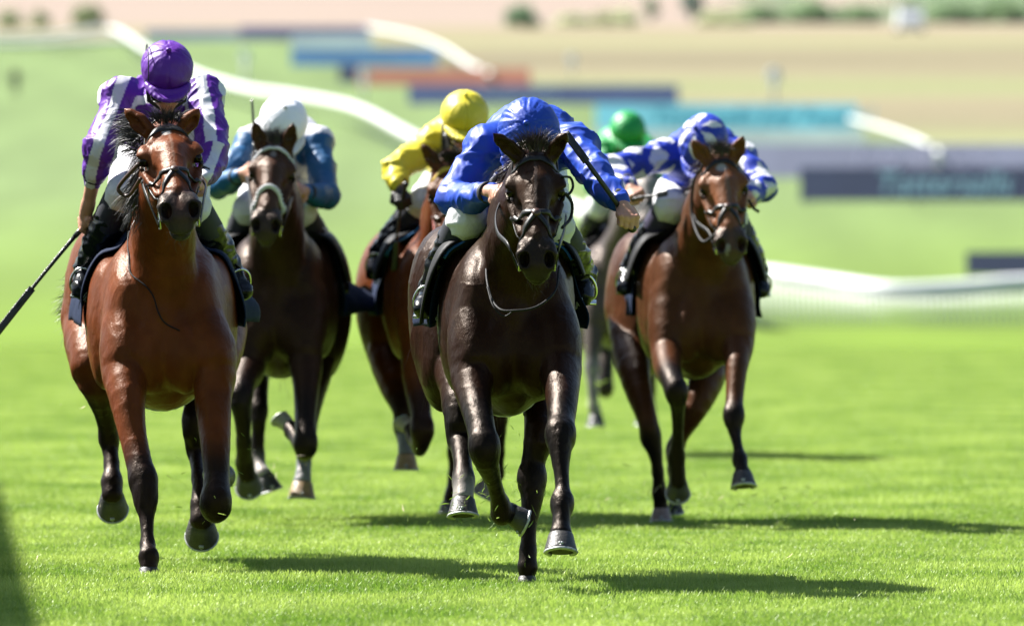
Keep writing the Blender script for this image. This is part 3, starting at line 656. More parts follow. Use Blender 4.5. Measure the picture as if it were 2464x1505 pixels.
    E((0, .540, -.096), (.043, .022, .028), .012, mz * 1.1)
    Cn((0, .36, -.125), (0, .47, -.125), .032, .030, .02); E((0, .50, -.140), (.037, .042, .027), .010, mz * 1.2)
    E((0, .530, -.116), (.048, .03, .0040), .006, mz * .3, 's')
    for sx in (-1, 1):
        E((sx * .043, .512, -.040), (.0175, .030, .026), .006, (.005, .003, .003), 's'); E((sx * .034, .500, -.055), (.012, .022, .028), .006, (.005, .003, .003), 's')
    h.hS = SDF(); h.hS.p = s.p[nh:]
    # legs
    h.legs = {}
    for nm in ('fl', 'fr', 'hl', 'hr'):
        lg = sp[nm]; sx = -1 if nm[1] == 'l' else 1; front = nm[0] == 'f'; pts = []
        if front: pts.append((g(sx * .15, .22, zb + .36), .085, B))
        else: pts.append((g(sx * wh * .55, 1.66, zt - .45), .13, B))
        for i, q in enumerate(lg['j']):
            a = J(*q[:3]); r = q[3] / F * a[1]; c = B if i < lg.get('cut', 3) else L
            if len(q) > 4: c = np.array(q[4])
            pts.append((a, r, c))
        n0 = len(pts); pa = np.array([p[0] for p in pts]); pr = np.array([[p[1], 0, 0] for p in pts]); pc_ = np.array([p[2] for p in pts]); ns = 3 * (n0 - 1) + 1
        ca_ = curve(pa, ns); cr_ = curve(pr, ns)[:, 0]; tt_ = np.linspace(0, n0 - 1, ns)
        for i in range(ns - 1):
            axd = nrm(ca_[i + 1] - ca_[i]); wv = np.cross(axd, (1, 0, 0)); q = 1.22 if tt_[i] >= 1 else 1.5; tm = tt_[i + 1]; kk = min(int(tm), n0 - 2); cc_ = pc_[kk] * (1 - tm + kk) + pc_[kk + 1] * (tm - kk)
            if sp.get('sharp') is None: f_ = sstep(.2, .8, tm - kk); cc_ = pc_[kk] * (1 - f_) + pc_[kk + 1] * f_
            s.cone(ca_[i], ca_[i + 1], max(cr_[i], .012) * .95, max(cr_[i + 1], .012) * .95, .0012 if tt_[i] >= 1 else .03, q, wv, cc_)
        kn = lg['k'] + 1; kp, kr, kc = pts[kn]     # knee / hock bumps
        up_ = nrm(pts[kn - 1][0] - kp)
        for q in (-1, 1): s.ell(kp + [q * kr * .45, -.006, 0] + up_ * .012, (kr * .5, kr * .72, kr * .9), k=.025, c=kc)
        s.ell(kp + [0, -kr * .40, 0], (kr * .6, kr * .4, kr * 1.0), k=.02, c=kc)
        if front:   # forearm muscles
            a0, a1 = pts[1][0], pts[kn - 1][0]; rr_ = pts[2][1]
            for q in (-1, 1): s.cone(a0 * .75 + a1 * .25 + [q * rr_ * .38, -rr_ * .40, 0], a0 * .15 + a1 * .85 + [q * rr_ * .22, -rr_ * .26, 0], rr_ * .46, rr_ * .24, .02, c=B)
        # tendon groove behind the cannon, fetlock bumps
        fi = lg.get('f', len(pts) - 3) + 1
        if fi < len(pts):
            fp, frr, fcx = pts[fi]
            for q in (-1, 1): s.ell(fp + [q * frr * .45, .012, -.003], (frr * .5, frr * .9, frr * .9), k=.02, c=fcx)
        h.legs[nm] = pts
        ho = lg['h']; ch = J(*ho[:3]); s.cone(pts[-1][0], ch, pts[-1][1] * .92, ho[3] / F * ch[1] * .70, .015, 1.1, (0, 1, 0), np.array(lg.get('pc', pts[-1][2])))
        h.legs[nm + 'h'] = (ch, ho)
    fb = (np.minimum(T(-.16, -.22, .06), T(.16, .6, -.2)) - .02, np.maximum(T(-.16, -.22, .06), T(.16, .6, -.2)) + .02)
    fb = (np.array([O[0] - .17, O[1] - .55, O[2] - .62]), np.array([O[0] + .17, O[1] + .12, O[2] + .2]), sp.get('fine', .0065))
    V, Fc, C = s.mesh(sp.get('vox', .012), fb)
    # markings and coat tone (true colour differences of the coat)
    loc = (V - O) @ R / hs; hd = (loc[:, 1] > -.05) & (loc[:, 1] < .62) & (np.abs(loc[:, 0]) < .16) & (loc[:, 2] > -.3)
    C = C * (1 + .14 * noise(V, 9, 5) + .10 * noise(V, 28, 6))[:, None]
    for mk in sp.get('marks', []):   # (u,v,ru,rv,colour)
        a = ((loc[:, 0] - mk[0]) / mk[2]) ** 2 + ((loc[:, 1] - mk[1]) / mk[3]) ** 2 + .35 * noise(V, 70, 8)
        f = ((1 - sstep(.6, 1.15, a)) * hd * (loc[:, 2] > -.085) * mk[5] if len(mk) > 5 else (1 - sstep(.6, 1.15, a)) * hd * (loc[:, 2] > -.085))[:, None]; C = C * (1 - f) + np.array(mk[4]) * f
    dkf = (hd * (1 - sstep(.014, .034, np.linalg.norm((loc - [0, .195, -.06]) * [0, 1, 1], axis=1))) * (np.abs(loc[:, 0]) > .07) * .75)[:, None]; C = C * (1 - dkf) + .012 * dkf
    # small vein and muscle relief on head and legs
    N = vnormals(V, Fc); rg = 1 - np.abs(noise(V * [1, 1, .6], 17, 21)); V = V + N * ((sstep(.90, 1, rg)) * .0014)[:, None]
    V = V + N * ((.004 * noise(V, 8, 31) + .003 * (1 - np.abs(noise(V * [1, 1, .7], 7, 33))) ** 4) * (V[:, 1] > D0 + .0) * (V[:, 2] > zb))[:, None]
    build('body', V, Fc, M['coat'], root, col=np.clip(C * sp.get('tone', .42), 0, 1))
    for sx in (-1, 1):
        mb = MB(); mb.sphere(T(sx * .0850, .192, -.051), (.0200 * hs,) * 3, 16, 10); mb.out('eye', M['eye'], root)
    hc = sp.get('hoofc', (.026, .024, .022))
    for nm in ('fl', 'fr', 'hl', 'hr'):
        ch, ho = h.legs[nm + 'h']; lg = sp[nm]
        hoof(root, ch, lg.get('sole', (0, -.05, -1)), lg.get('toe', (0, -1, -.1)), ho[3] / F * ch[1], lg.get('hc', hc), lg.get('hlab'))
    # hair
    rng = np.random.default_rng(sp.get('seed', 1))
    def hair(name, roots, dirs, length, colr, wd=.0022, n=5, grav=.3, parent=root):
        V = []; Fc = []; C = []
        for p, d, Lh in zip(roots, dirs, length):
            d = nrm(d); p = np.array(p, float); c = np.array(colr) * rng.uniform(.5, 1.9); sd_ = nrm(np.cross(d, rng.normal(size=3))); b0 = len(V)
            for i in range(n):
                t = i / (n - 1); ww = wd * (1 - t * .85); V += [p - sd_ * ww, p + sd_ * ww]; C += [c, c]
                d = nrm(d + np.array([0, 0, -grav / n]) + rng.normal(size=3) * .06); p = p + d * Lh / (n - 1)
            for i in range(n - 1): a = b0 + 2 * i; Fc.append((a, a + 1, a + 3, a + 2))
        return build(name, V, np.array(Fc), M['hair'], parent, col=np.array(C), smooth=False)
    h.hair = hair; hcx = sp.get('hairc', (.014, .012, .012))
    n = sp.get('fln', 600); u = rng.normal(size=n) * .026
    fl = sp.get('fld', (0, 0, 1.)); ro = [T(a, rng.uniform(-.005, .05), -.005 + .01 * rng.random()) for a in u]
    hair('forelock', ro, [np.array([a * 14, -.35, .55]) * 1 + np.array(fl) * .7 + rng.normal(size=3) * .15 for a in u], rng.uniform(.035, .070, n) * sp.get('fll', 1), hcx, .0014, 6, 1.3)
    n = sp.get('mn', 900); tt = rng.random(n); side = sp.get('maneside', -1)
    top0 = T(0, -.03, -.03); A0 = g(0, .70, zt + .0); ro = []; di = []
    cen = [N2, N1, N0]
    for t in tt:
        q = curve_pt([top0, N1 + (-wn if wn[2] < 0 else wn) * .19 * nw, A0], t); ro.append(q + [rng.normal() * .008, 0, -.01]); di.append([side * 1.1 + rng.normal() * .4, .55 + rng.normal() * .35, .25 + rng.normal() * .5])
    hair('mane', ro, di, rng.uniform(.10, .19, n) * sp.get('ml', 1), hcx, .0024, 7, 2.2)
    n = 700; tb = g(0, 2.02, zt - .18); td = np.array(sp.get('tail', (0, 1, -.35)), float)
    hair('tail', [tb + rng.normal(size=3) * .022 for _ in range(n)], [td + rng.normal(size=3) * .20 for _ in range(n)], rng.uniform(.4, .8, n), hcx, .003, 9, 1.4)
    for tf in sp.get('tufts', []):
        n = tf[2]; rp = h.J(*tf[0]); ro = [rp + rng.normal(size=3) * np.array(tf[4]) for _ in range(n)]
        hair('mane', ro, [np.array(tf[1]) + rng.normal(size=3) * .33 for _ in range(n)], rng.uniform(.45, 1, n) * tf[3], hcx, .0020, 8, 1.0)
    n = 90   # whiskers
    hair('whiskers', [T(rng.normal() * .022, .50 + rng.normal() * .02, -.160) for _ in range(n)], [R @ np.array([rng.normal() * .5, .3 + rng.normal() * .3, -1]) for _ in range(n)], rng.uniform(.01, .035, n), (.03, .028, .026), .0006, 3, .2)
    bridle(h); tack(h)
    return h
def curve_pt(p, t):
    p0, p1, p2 = [np.asarray(q, float) for q in p]; return p0 * (1 - t) ** 2 + 2 * p1 * t * (1 - t) + p2 * t * t
def strap(mb, s, pts, wd=.010, th=.003, off=.003, n=26, col=None, proj=True):
    c = curve(pts, n)
    if proj: c = s.proj(c, off, 8); 
    up = s.grad(c); mb.tube(c, 1, 8, flat=(wd, th), up=up, col=col)
def bridle(h):
    s, T, sp = h.hS, h.T, h.sp; lt = M[sp.get('leather', 'leather')]; mb = MB()
    for sx in (-1, 1):
        strap(mb, s, [T(sx * .088, .085, -.10), T(sx * .095, .13, -.10), T(sx * .098, .24, -.115), T(sx * .07, .36, -.10), T(sx * .06, .445, -.105)], .010)
        strap(mb, s, [T(sx * .09, .05, -.11), T(sx * .09, .12, -.17), T(sx * .05, .20, -.24), T(0, .22, -.25)], .007)
        for vv in (.16, .30, .40):
            mb.box(s.proj(T(sx * .1, vv, -.112)[None], .006)[0], (.004, .010, .010))
    strap(mb, s, [T(-.088, .085, -.10), T(-.075, .0, -.07), T(0, -.03, -.04), T(.075, .0, -.07), T(.088, .085, -.10)], .012)
    br = mb.out('bridle', lt, h.root)
    bb = sp.get('brow', 'leather'); mb = MB()
    pts = [T(-.09, .118, -.10), T(-.084, .108, -.03), T(-.045, .092, .03), T(0, .084, .05), T(.045, .092, .03), T(.084, .108, -.03), T(.09, .118, -.10)]
    if bb == 'beads':
        c = s.proj(curve(pts, 30), .006); strap(mb, s, pts, .008); mb.out('browband', M['leather'], br); mb = MB()
        for q in c: mb.sphere(q, (.0085, .0085, .0085), 8, 6)
        mb.out('browband_beads', M['white'], h.root)
    else: strap(mb, s, pts, .0115, .004); mb.out('browband', M[bb], br)
    nb = sp.get('nose_b', 'cross'); mb = MB()
    if nb == 'cross':
        for sx in (-1, 1):
            strap(mb, s, [T(sx * .09, .245, -.13), T(sx * .075, .30, -.07), T(sx * .035, .33, .01), T(0, .345, .03), T(-sx * .035, .375, .01), T(-sx * .058, .425, -.06), T(-sx * .045, .45, -.13)], .0105, .0045)
            strap(mb, s, [T(sx * .045, .45, -.13), T(sx * .02, .455, -.16), T(0, .455, -.17)], .008, .003)
        mb.out('noseband', lt, br); mb = MB(); p = s.proj(T(0, .345, .03)[None], .008)[0]; mb.sphere(p, (.017, .017, .010), 12, 8, h.R[:, [0, 1, 2]]); mb.out('noseband_pad', M['brownleather'], br)
    else:
        pts = [T(-.07, .40, -.14), T(-.075, .37, -.07), T(-.04, .335, .01), T(0, .325, .03), T(.04, .335, .01), T(.075, .37, -.07), T(.07, .40, -.14)]
        if nb == 'beads':
            strap(mb, s, pts, .011, .006); c = s.proj(curve(pts, 30), .008)
            for q in c: mb.sphere(q, (.0085, .0085, .0085), 8, 6)
            mb.out('noseband', M['white'], br)
        else: strap(mb, s, pts, .010, .003); mb.out('noseband', lt, br)
    for sx in (-1, 1):
        mb = MB(); c = T(sx * .063, .462, -.112); a = h.R[:, 1]; b = h.R[:, 2]
        mb.tube([c + (a * math.cos(t) + b * math.sin(t)) * .034 for t in np.linspace(0, 6.283, 25)[:-1]], .0042, 6, closed=True)
        mb.tube([c + a * .0, T(sx * .04, .475, -.115)], .006, 6); mb.out('bit_ring', M['metal'], br)
    # reins
    for i, pth in enumerate(sp.get('reins', [])):
        sx = -1 if i == 0 else 1; a = T(sx * .066, .49, -.120)
        mb = MB(); c = curve([a] + [h.J(*q) for q in pth], 30); mb.tube(c, 1, 8, flat=(.009, .003), up=(sx, 0, .2)); mb.out('rein', M[sp.get('reinm', 'leather')], br)
    for q in sp.get('loops', []):   # loose loops: pixel paths
        mb = MB(); cq = curve([h.J(*p) for p in q['p']], 40); cq = h.front.proj(cq, .006, 12) if q.get('proj') else cq; mb.tube(cq, q.get('r', .005), 6); mb.out('rein_loop', M[q.get('m', 'flap')], br)
def drape(h, th, ysl, off, zc=1.02):
    "rows of points round the trunk: th degrees from straight up (negative=left of picture)"
    A, Yv = np.meshgrid(np.radians(th), ysl, indexing='ij'); xcv = np.vectorize(h.xc)(Yv)
    cx = xcv.ravel(); cy = Yv.ravel() + h.D0; d = np.stack([np.sin(A).ravel(), np.zeros(A.size), np.cos(A).ravel()], 1); o = np.stack([cx, cy, np.full(A.size, zc)], 1)
    r = np.full(A.size, .62); offv = np.broadcast_to(np.asarray(off, float), A.shape).ravel()
    for _ in range(34): r = r - (h.trunk.ev(o + d * r[:, None]) - offv) * .7
    return (o + d * r[:, None]).reshape(A.shape + (3,)), d.reshape(A.shape + (3,))
def sheet(name, G, m, parent, thick=.006, col=None):
    a, b = G.shape[:2]; V = G.reshape(-1, 3); ii, jj = np.meshgrid(np.arange(a - 1), np.arange(b - 1), indexing='ij')
    Fc = np.stack([ii * b + jj, (ii + 1) * b + jj, (ii + 1) * b + jj + 1, ii * b + jj + 1], -1).reshape(-1, 4)
    o = build(name, V, Fc, m, parent, col=col); md = o.modifiers.new('thick', 'SOLIDIFY'); md.thickness = thick; md.offset = 0; return o
def tack(h):
    sp = h.sp; root = h.root
    rt = h.D0
    th = np.linspace(-sp.get('clL', 104), sp.get('clR', 104), 60); yy = np.linspace(sp.get('cy0', .60), 1.36, 22)
    G, d = drape(h, th, yy, .014); A, Y = np.meshgrid(th, yy, indexing='ij'); nz = noise(G.reshape(-1, 3), 7, 4).reshape(A.shape); n2 = noise(G.reshape(-1, 3), 18, 5).reshape(A.shape)
    fl = sstep(55, 104, np.abs(A)); rear = sstep(.95, 1.36, Y); G = G + d * (fl * (.02 + .035 * rear) + fl * nz * .03 + n2 * .004 * sstep(25, 60, np.abs(A)))[..., None]
    for sx, key in ((-1, 'flareL'), (1, 'flareR')):
        fv = sp.get(key)
        if fv: f = (sstep(60, 104, A * sx) * sstep(.85, 1.3, Y))[..., None]; G = G + f * np.array(fv)
    cl = sheet('saddlecloth', G, M['navy'], root, .005); h.cloth = G
    h.trunk2 = h.trunk
    if 'pad' in sp:
        Gp, dp = drape(h, np.linspace(-52, 52, 40), np.linspace(.44, .72, 8), .028); sheet('saddle_pad', Gp, mat('saddle_pad_blue', sp['pad'], .7, var=(20, .1)), root, .008)
    for sx in (-1, 1):   # saddle flaps, swept forward and down
        th2 = np.linspace(14, sp.get('flapL' if sx < 0 else 'flapR', 74), 26) * sx; y2 = np.linspace(0, 1, 12); A2, T2 = np.meshgrid(th2, y2, indexing='ij'); f = (np.abs(A2) - 14) / 84
        Yf = .50 + T2 * (.50 - .16 * f) - .10 * np.sin(f * 3.1) + .02 * f
        xcv = np.vectorize(h.xc)(Yf).ravel(); a = np.radians(A2).ravel(); dd = np.stack([np.sin(a), 0 * a, np.cos(a)], 1); o = np.stack([xcv, Yf.ravel() + h.D0, 0 * a + 1.02], 1); r = 0 * a + .62
        for _ in range(30): r = r - (h.trunk.ev(o + dd * r[:, None]) - (.03 + .035 * f.ravel())) * .7
        Gf = (o + dd * r[:, None]).reshape(A2.shape + (3,)); sheet('saddle_flap', Gf, M['flap'], root, .008)
    zt = sp.get('zt', 1.43); mb = MB()
    c = curve([h.g(0, .62, zt + .10), h.g(0, .75, zt + .045), h.g(0, .95, zt + .03), h.g(0, 1.08, zt + .08)], 14); mb.tube(c, [.03, .05, .06, .07, .075, .08, .085, .09, .09, .09, .09, .085, .07, .04], 14); mb.out('saddle_seat', M['flap'], root)
    th3 = np.linspace(60, 300, 40); G3, d3 = drape(h, th3, np.linspace(.70, .78, 4), .010); sheet('girth', G3, M[sp.get('girth', 'white')], root, .004)
# ---------------------------------------------------------------- riders
SK = (.52, .27, .18)
def hand(s, p, d, pn, side, grip, k=1., c=SK):
    "fist: p wrist, d direction wrist->knuckles, pn back-of-hand normal, side +1/-1 thumb side, grip axis"
    d = nrm(d); pn = nrm(pn - d * (np.dot(pn, d))); t = np.cross(d, pn) * side; c = np.array(c)
    q = p + d * .045
    s.ell(q + d * .012, (.042, .022, .040), np.stack([t, pn, d], 1), .014, c); s.cone(p - d * .03, p + d * .02, .026, .027, .015, 1., (0, 1, 0), c)
    for i, (o, L_, r) in enumerate(((.031, 1.0, .0098), (.011, 1.08, .0102), (-.010, 1.02, .0098), (-.029, .86, .0086))):
        k0 = q + t * o + d * (.036 - abs(i - 1) * .003) + pn * .010; k1 = k0 + (d * .55 - pn * .75) * .038 * L_; k2 = k1 + (-d * .75 - pn * .45) * .026 * L_; k3 = k2 + (-d * .8 + pn * .35) * .018 * L_
        s.ell(k0, (.0115, .0115, .0115), k=.004, c=c * [1.12, 1, 1]); s.chain([(k0, r * 1.05, c), (k1, r, c), (k2, r * .95, c), (k3, r * .85, c)], .003)
    a0 = q + t * .034 - d * .022 - pn * .006; a1 = a0 + (t * .45 + d * .75 - pn * .5) * .032; a2 = a1 + (d * .55 - t * .55 - pn * .6) * .028
    s.chain([(a0, .0135, c), (a1, .0115, c), (a2, .0095, c)], .006)
def orient(f):
    f = nrm(f); r = nrm(np.cross(f, (0, 0, 1.)) if abs(f[2]) < .98 else (1, 0, 0)); 
    if r[0] < 0: r = -r
    u = np.cross(r, f); u = u if u[2] > 0 or abs(u[2]) < .05 else -u
    return np.stack([r, f, u], 1)
def jockey(sp):
    D0 = sp['D']; J = lambda q: P(q[0], q[1], D0 + q[2]); j = {k: J(v) for k, v in sp['j'].items()}; vox = sp.get('vox', .007)
    pel, ch = j['pelvis'], j['chest']; hd = j['head']; fdir = nrm(sp.get('face', (0, -.8, -.6))); R = orient(fdir)
    if R[2, 2] < .2 and R[1, 2] > 0: R[:, 2] *= 1
    root = empty('person', (ch[0], ch[1], 0), label=sp['label'], cat='person', group='jockeys riding in the race')
    H_ = lambda u, f, w_: hd + R @ np.array([u, f, w_])
    sk = np.array(sp.get('skin', SK)); c1 = np.array(sp['c1'])
    # body
    s = SDF(); tv = nrm(ch - pel)
    s.cone(pel, ch, .115, .135, .04, .75, (0, 0, 1), sk); s.cone(ch, H_(0, -.03, -.08), .06, .052, .03, c=sk)
    s.ell(H_(0, .0, 0.0), (.073, .092, .09), R, .02, sk); s.ell(H_(0, .045, -.055), (.058, .055, .07), R, .02, sk)
    s.cone(H_(0, .098, -.035), H_(0, .118, -.062), .009, .014, .008, c=sk); s.cone(H_(-.024, .088, -.096), H_(.024, .088, -.096), .008, .008, .006, c=sk * [.9, .55, .5])
    s.ell(H_(0, .075, -.122), (.026, .022, .02), R, .015, sk)
    for sx, a in ((-1, 'L'), (1, 'R')):
        s.ell(H_(sx * .074, -.01, -.035), (.010, .02, .03), R, .006, sk); s.ell(H_(sx * .03, .09, -.018), (.015, .012, .011), R, .006, sk * .25, 's')
        sh, el, wr, ha = j['sh' + a], j['el' + a], j['wr' + a], j['ha' + a]
        s.cone(ch, sh, .07, .055, .03, c=sk); s.chain([(sh, .045, sk), (el, .036, sk), (wr, .024, sk)], .02)
        gl = sp.get('glove' + a) ; hand(s, wr + nrm(ha - wr) * .01, ha - wr, np.array(sp.get('pn' + a, (0, -1, .4))), sp.get('th' + a, -sx), None, c=(.014, .014, .015) if gl else sk)
        hp = pel + np.array([sx * .09, 0, -.05]); kn, an, toe = j['kn' + a], j['an' + a], j['toe' + a]
        s.chain([(hp, .085, sk), (kn, .050, sk), (an, .028, sk)], .03); s.cone(an, toe * .8 + an * .2, .026, .018, .02, c=sk)
    fh = j['ha' + sp.get('finehand', 'L')]
    V, Fc, C = s.mesh(vox * 1.25, (fh - .10, fh + .10, sp.get('fh', .0045)))
    build('body', V, Fc, M['skin'], root, col=np.clip(C * (.85 + .1 * noise(V, 40, 2))[:, None], 0, 1))
    # jacket
    s = SDF(); sp_w = sp.get('sw', 1.)
    s.cone(pel + tv * .02, ch, .145, .158 * sp_w, .05, .85, (0, 0, 1), c1); s.ell(ch + [0, .04, .03], (.175 * sp_w, .15, .12), k=.05, c=c1)
    s.cone(ch + [0, -.02, 0], H_(0, -.06, -.10), .085, .068, .03, c=c1)
    for sx, a in ((-1, 'L'), (1, 'R')):
        sh, el, wr = j['sh' + a], j['el' + a], j['wr' + a]; c2 = np.array(sp.get('c2', c1)); m1 = sh * .5 + el * .5; m2 = el * .5 + wr * .5
        s.cone(ch, sh, .10, .078, .05, c=c1); s.ell(sh, (.075, .075, .07), k=.03, c=c1)
        s.chain([(sh, .068, c2), (m1 + [0, 0, -.008], .068, c2), (el, .058, c2)], .02); wr = el + (wr - el) * sp.get('sl' + a, 1.); m2 = el * .5 + wr * .5; s.chain([(el, .058, c2), (m2 + [0, 0, -.008], .052, c2), (wr, .035, c2)], .016)
        s.cone(m1, el + nrm(el - sh) * .005, .050, .062, .012, c=c2)
    V, Fc, C = s.mesh(sp.get('jv', vox)); N = vnormals(V, Fc)
    if 'paint' in sp: C = sp['paint'](V, C, j, N)
    wq = V + .03 * np.stack([noise(V, 11, 1), noise(V, 11, 2), noise(V, 11, 3)], 1)
    # folds run across the limbs and radiate from the elbows
    f1 = 1 - np.abs(noise(wq * [1, 1, 1.6], 8.5, 4)); f2 = 1 - np.abs(noise(wq * [1.5, 1, 1], 25, 5)); f3 = noise(wq, 6, 7)
    V = V + N * ((f1 ** 3 - .4) * .014 + (f2 ** 3 - .3) * .0038 + f3 * .006)[:, None] * sp.get('fold', 1.)
    build('silk_jacket', V, Fc, M['silk'], root, col=np.clip(C * .72, 0, 1))
    # cuffs
    for a in 'LR':
        el, wr = j['el' + a], j['wr' + a]; wr = el + (wr - el) * sp.get('sl' + a, 1.); d = nrm(wr - el); mb = MB(); c = wr - d * .028
        uu = nrm(np.cross(d, (0, 0, 1))); vv = np.cross(d, uu); mb.tube([c + (uu * math.cos(t) + vv * math.sin(t)) * .0375 for t in np.linspace(0, 6.283, 21)[:-1]], 1, 8, flat=(.013, .004), closed=True, up=[uu * math.cos(t) + vv * math.sin(t) for t in np.linspace(0, 6.283, 21)[:-1]])
        mb.out('cuff_band', M['glove'], root)
    # breeches
    s = SDF(); wc_ = (.8, .8, .82)
    s.ell(pel, (.140, .15, .12), k=.03, c=wc_)
    for sx, a in ((-1, 'L'), (1, 'R')):
        hp = pel + np.array([sx * .085, -.03, -.04]); kn, an = j['kn' + a], j['an' + a]; e = kn + nrm(an - kn) * .035
        s.chain([(hp, .098, wc_), (hp * .45 + kn * .55, .080, wc_), (kn, .066, wc_)], .02); s.cone(kn, e, .070, .062, .02, c=wc_)
    V, Fc, C = s.mesh(vox * 1.1); N = vnormals(V, Fc); V = V + N * ((1 - np.abs(noise(V * [1, 1, 2], 14, 9))) ** 2 * .008)[:, None]; build('breeches', V, Fc, M['breech'], root)
    # dark over-stockings and boots
    for sx, a in ((-1, 'L'), (1, 'R')):
        kn, an, toe = j['kn' + a], j['an' + a], j['toe' + a]; lv = nrm(an - kn); s = SDF(); s.chain([(kn + lv * .04, .074), (kn + lv * .17, .070)], .02)
        V, Fc, C = s.mesh(vox * 1.2); so_ = build('stocking', V, Fc, mat('stocking', sp.get('stock', (.010, .012, .022)), .75), root)
        s = SDF(); mid = kn * .35 + an * .65; s.chain([(kn + lv * .14, .070), (mid, .064), (an, .048)], .02); heel = an + np.array([0, .05, -.035]); s.cone(an, heel, .046, .038, .02); s.cone(heel, toe, .038, .034, .02, .9, (0, 0, 1)); s.cone(an, toe, .042, .033, .02)
        V, Fc, C = s.mesh(vox); N = vnormals(V, Fc); V = V + N * ((1 - np.abs(noise(V * [1, 1, 2.2], 16, 3))) ** 2 * .008 - .003)[:, None]; build('boot', V, Fc, M['boot'], root)
        # stirrup iron hung on the horse
        fo = heel * .35 + toe * .65; mb = MB(); ax_ = nrm(toe - heel); lat = nrm(np.cross(ax_, (0, 0, 1))); upv = nrm(np.cross(lat, ax_)); upv = upv * (1 if upv[2] > 0 else -1)
        pts = [fo + lat * math.cos(t) * .050 + upv * ((math.sin(t) * .072 if math.sin(t) > 0 else math.sin(t) * .042)) for t in np.linspace(0, 6.283, 29)[:-1]]
        mb.tube(pts, .0055, 8, closed=True); mb.box(fo - upv * .042, (.05, .018, .005), np.stack([lat, ax_, upv], 1)); st = mb.out('stirrup_iron', M['metal'], sp['horse'].root)
        mb = MB(); tp = fo + upv * .072; mb.tube([tp, tp * .6 + (kn + [0, .2, 0]) * .4 + [-sx * .04, .05, 0], kn + [-sx * .12, .33, .02]], 1, 8, flat=(.012, .002), up=(sx, 0, 0)); mb.out('stirrup_leather', M['leather'], sp['horse'].root)
    # helmet with silk cap
    s = SDF(); cc = np.array(sp.get('capc', c1)); hs = sp.get('hs', 1.); off_ = H_(0, -.012, .028)
    s.ell(off_, (.110 * hs, .134 * hs, .106 * hs), R, .02, cc); s.ell(H_(0, -.005, -.15), (.14, .18, .13), R, .015, op='s', c=cc)
    V, Fc, C = s.mesh(sp.get('hv', .006)); l = (V - off_) @ R
    pt = np.array(sp.get('pom', (0, .02, .115))); ld = l / np.linalg.norm(l, axis=1, keepdims=True); pd = pt / np.linalg.norm(pt); an_ = np.arccos(np.clip(ld @ pd, -1, 1))
    e1 = nrm(np.cross(pd, (1, 0, 0))); e2 = np.cross(pd, e1); ph = np.arctan2(ld @ e1, ld @ e2); N = vnormals(V, Fc)
    q3 = np.stack([np.cos(ph) * 2.2, np.sin(ph) * 2.2, an_ * .5], 1); ra = (1 - np.abs(noise(q3, 2.2, 14))) ** 2 * .8 + .5 * (1 - np.abs(noise(q3, 5, 15))) ** 2
    rb = (1 - np.abs(noise(l * [1, 1, 2.4], 24, 16))) ** 2
    wr_ = sp.get('capw', 1.); V = V + N * ((ra - .5) * .0035 * sstep(.05, .3, an_) * wr_ * (1 - .4 * sstep(.8, 1.4, an_)) + rb * .0015 * sstep(.7, 1.2, an_))[:, None]
    for q in range(4): V = V - N * (.003 * np.exp(-(np.sin(ph * 2) / .05) ** 2) * sstep(.08, .2, an_))[:, None] * .5
    if 'cappaint' in sp: C = sp['cappaint'](l, C, ph, an_)
    hel = build('helmet', V, Fc, M['silk'], root, col=np.clip(C * sp.get('capm', .72), 0, 1))
    s = SDF(); fw = [H_(math.sin(t) * .098 * hs, .02 + math.cos(t) * .112 * hs, -.006 - .004 * math.cos(t)) for t in np.linspace(-1.15, 1.15, 13)]; fo_ = [H_(math.sin(t) * .100 * hs, .02 + math.cos(t) * (.112 + .045 * math.cos(t)) * hs, -.010 - .014 * math.cos(t)) for t in np.linspace(-1.15, 1.15, 13)]
    for i in range(12): s.cone(fw[i], fw[i + 1], .0085, .0085, .01, c=cc); s.cone(fo_[i], fo_[i + 1], .0065, .0065, .012, c=cc); s.cone(fw[i], fo_[i], .007, .0065, .012, c=cc)
    V, Fc, C = s.mesh(.005); build('helmet_peak', V, Fc, M['silk'], hel, col=C * .72)
    mb = MB(); pp = off_ + R @ (pd * np.array([.110, .136, .112]) * hs * 1.03 * (1 / np.linalg.norm(pd))); mb.sphere(pp, (.012, .012, .010), 12, 8, col=cc * .72); mb.out('cap_button', M['silk'], hel, usecol=True)
    if sp.get('elastic', True):
        mb = MB(); mb.tube([H_(-.075 * math.cos(t) * 0 - .109 * hs * math.sin(t) if False else 0, 0, 0) for t in (0, 1)] if False else [off_ + R @ np.array([-.085 * hs, .145 * hs * math.sin(t) * .72, .118 * hs * math.cos(t) * .78]) for t in np.linspace(-1.7, 1.7, 20)], .0022, 6) 
        mb.out('helmet_elastic', M['glove'], hel)
    # goggles and chin strap
    mb = MB()
    for sx in (-1, 1): mb.sphere(H_(sx * .034, .094, -.046), (.036, .020, .027), 14, 8, R)
    mb.out('goggles', M['goggle'], root)
    mb = MB(); mb.tube([H_(-.08, .0, -.02), H_(-.07, .03, -.1), H_(0, .055, -.142), H_(.07, .03, -.1), H_(.08, .0, -.02)], 1, 6, flat=(.009, .002), up=R[:, 1]); mb.tube([H_(math.sin(t) * .088, math.cos(t) * .100, -.022) for t in np.linspace(-2.6, 2.6, 21)], 1, 6, flat=(.011, .003), up=[R @ np.array([math.sin(t), math.cos(t), 0]) for t in np.linspace(-2.6, 2.6, 21)])
    mb.out('goggle_strap', M['glove'], root)
    return root
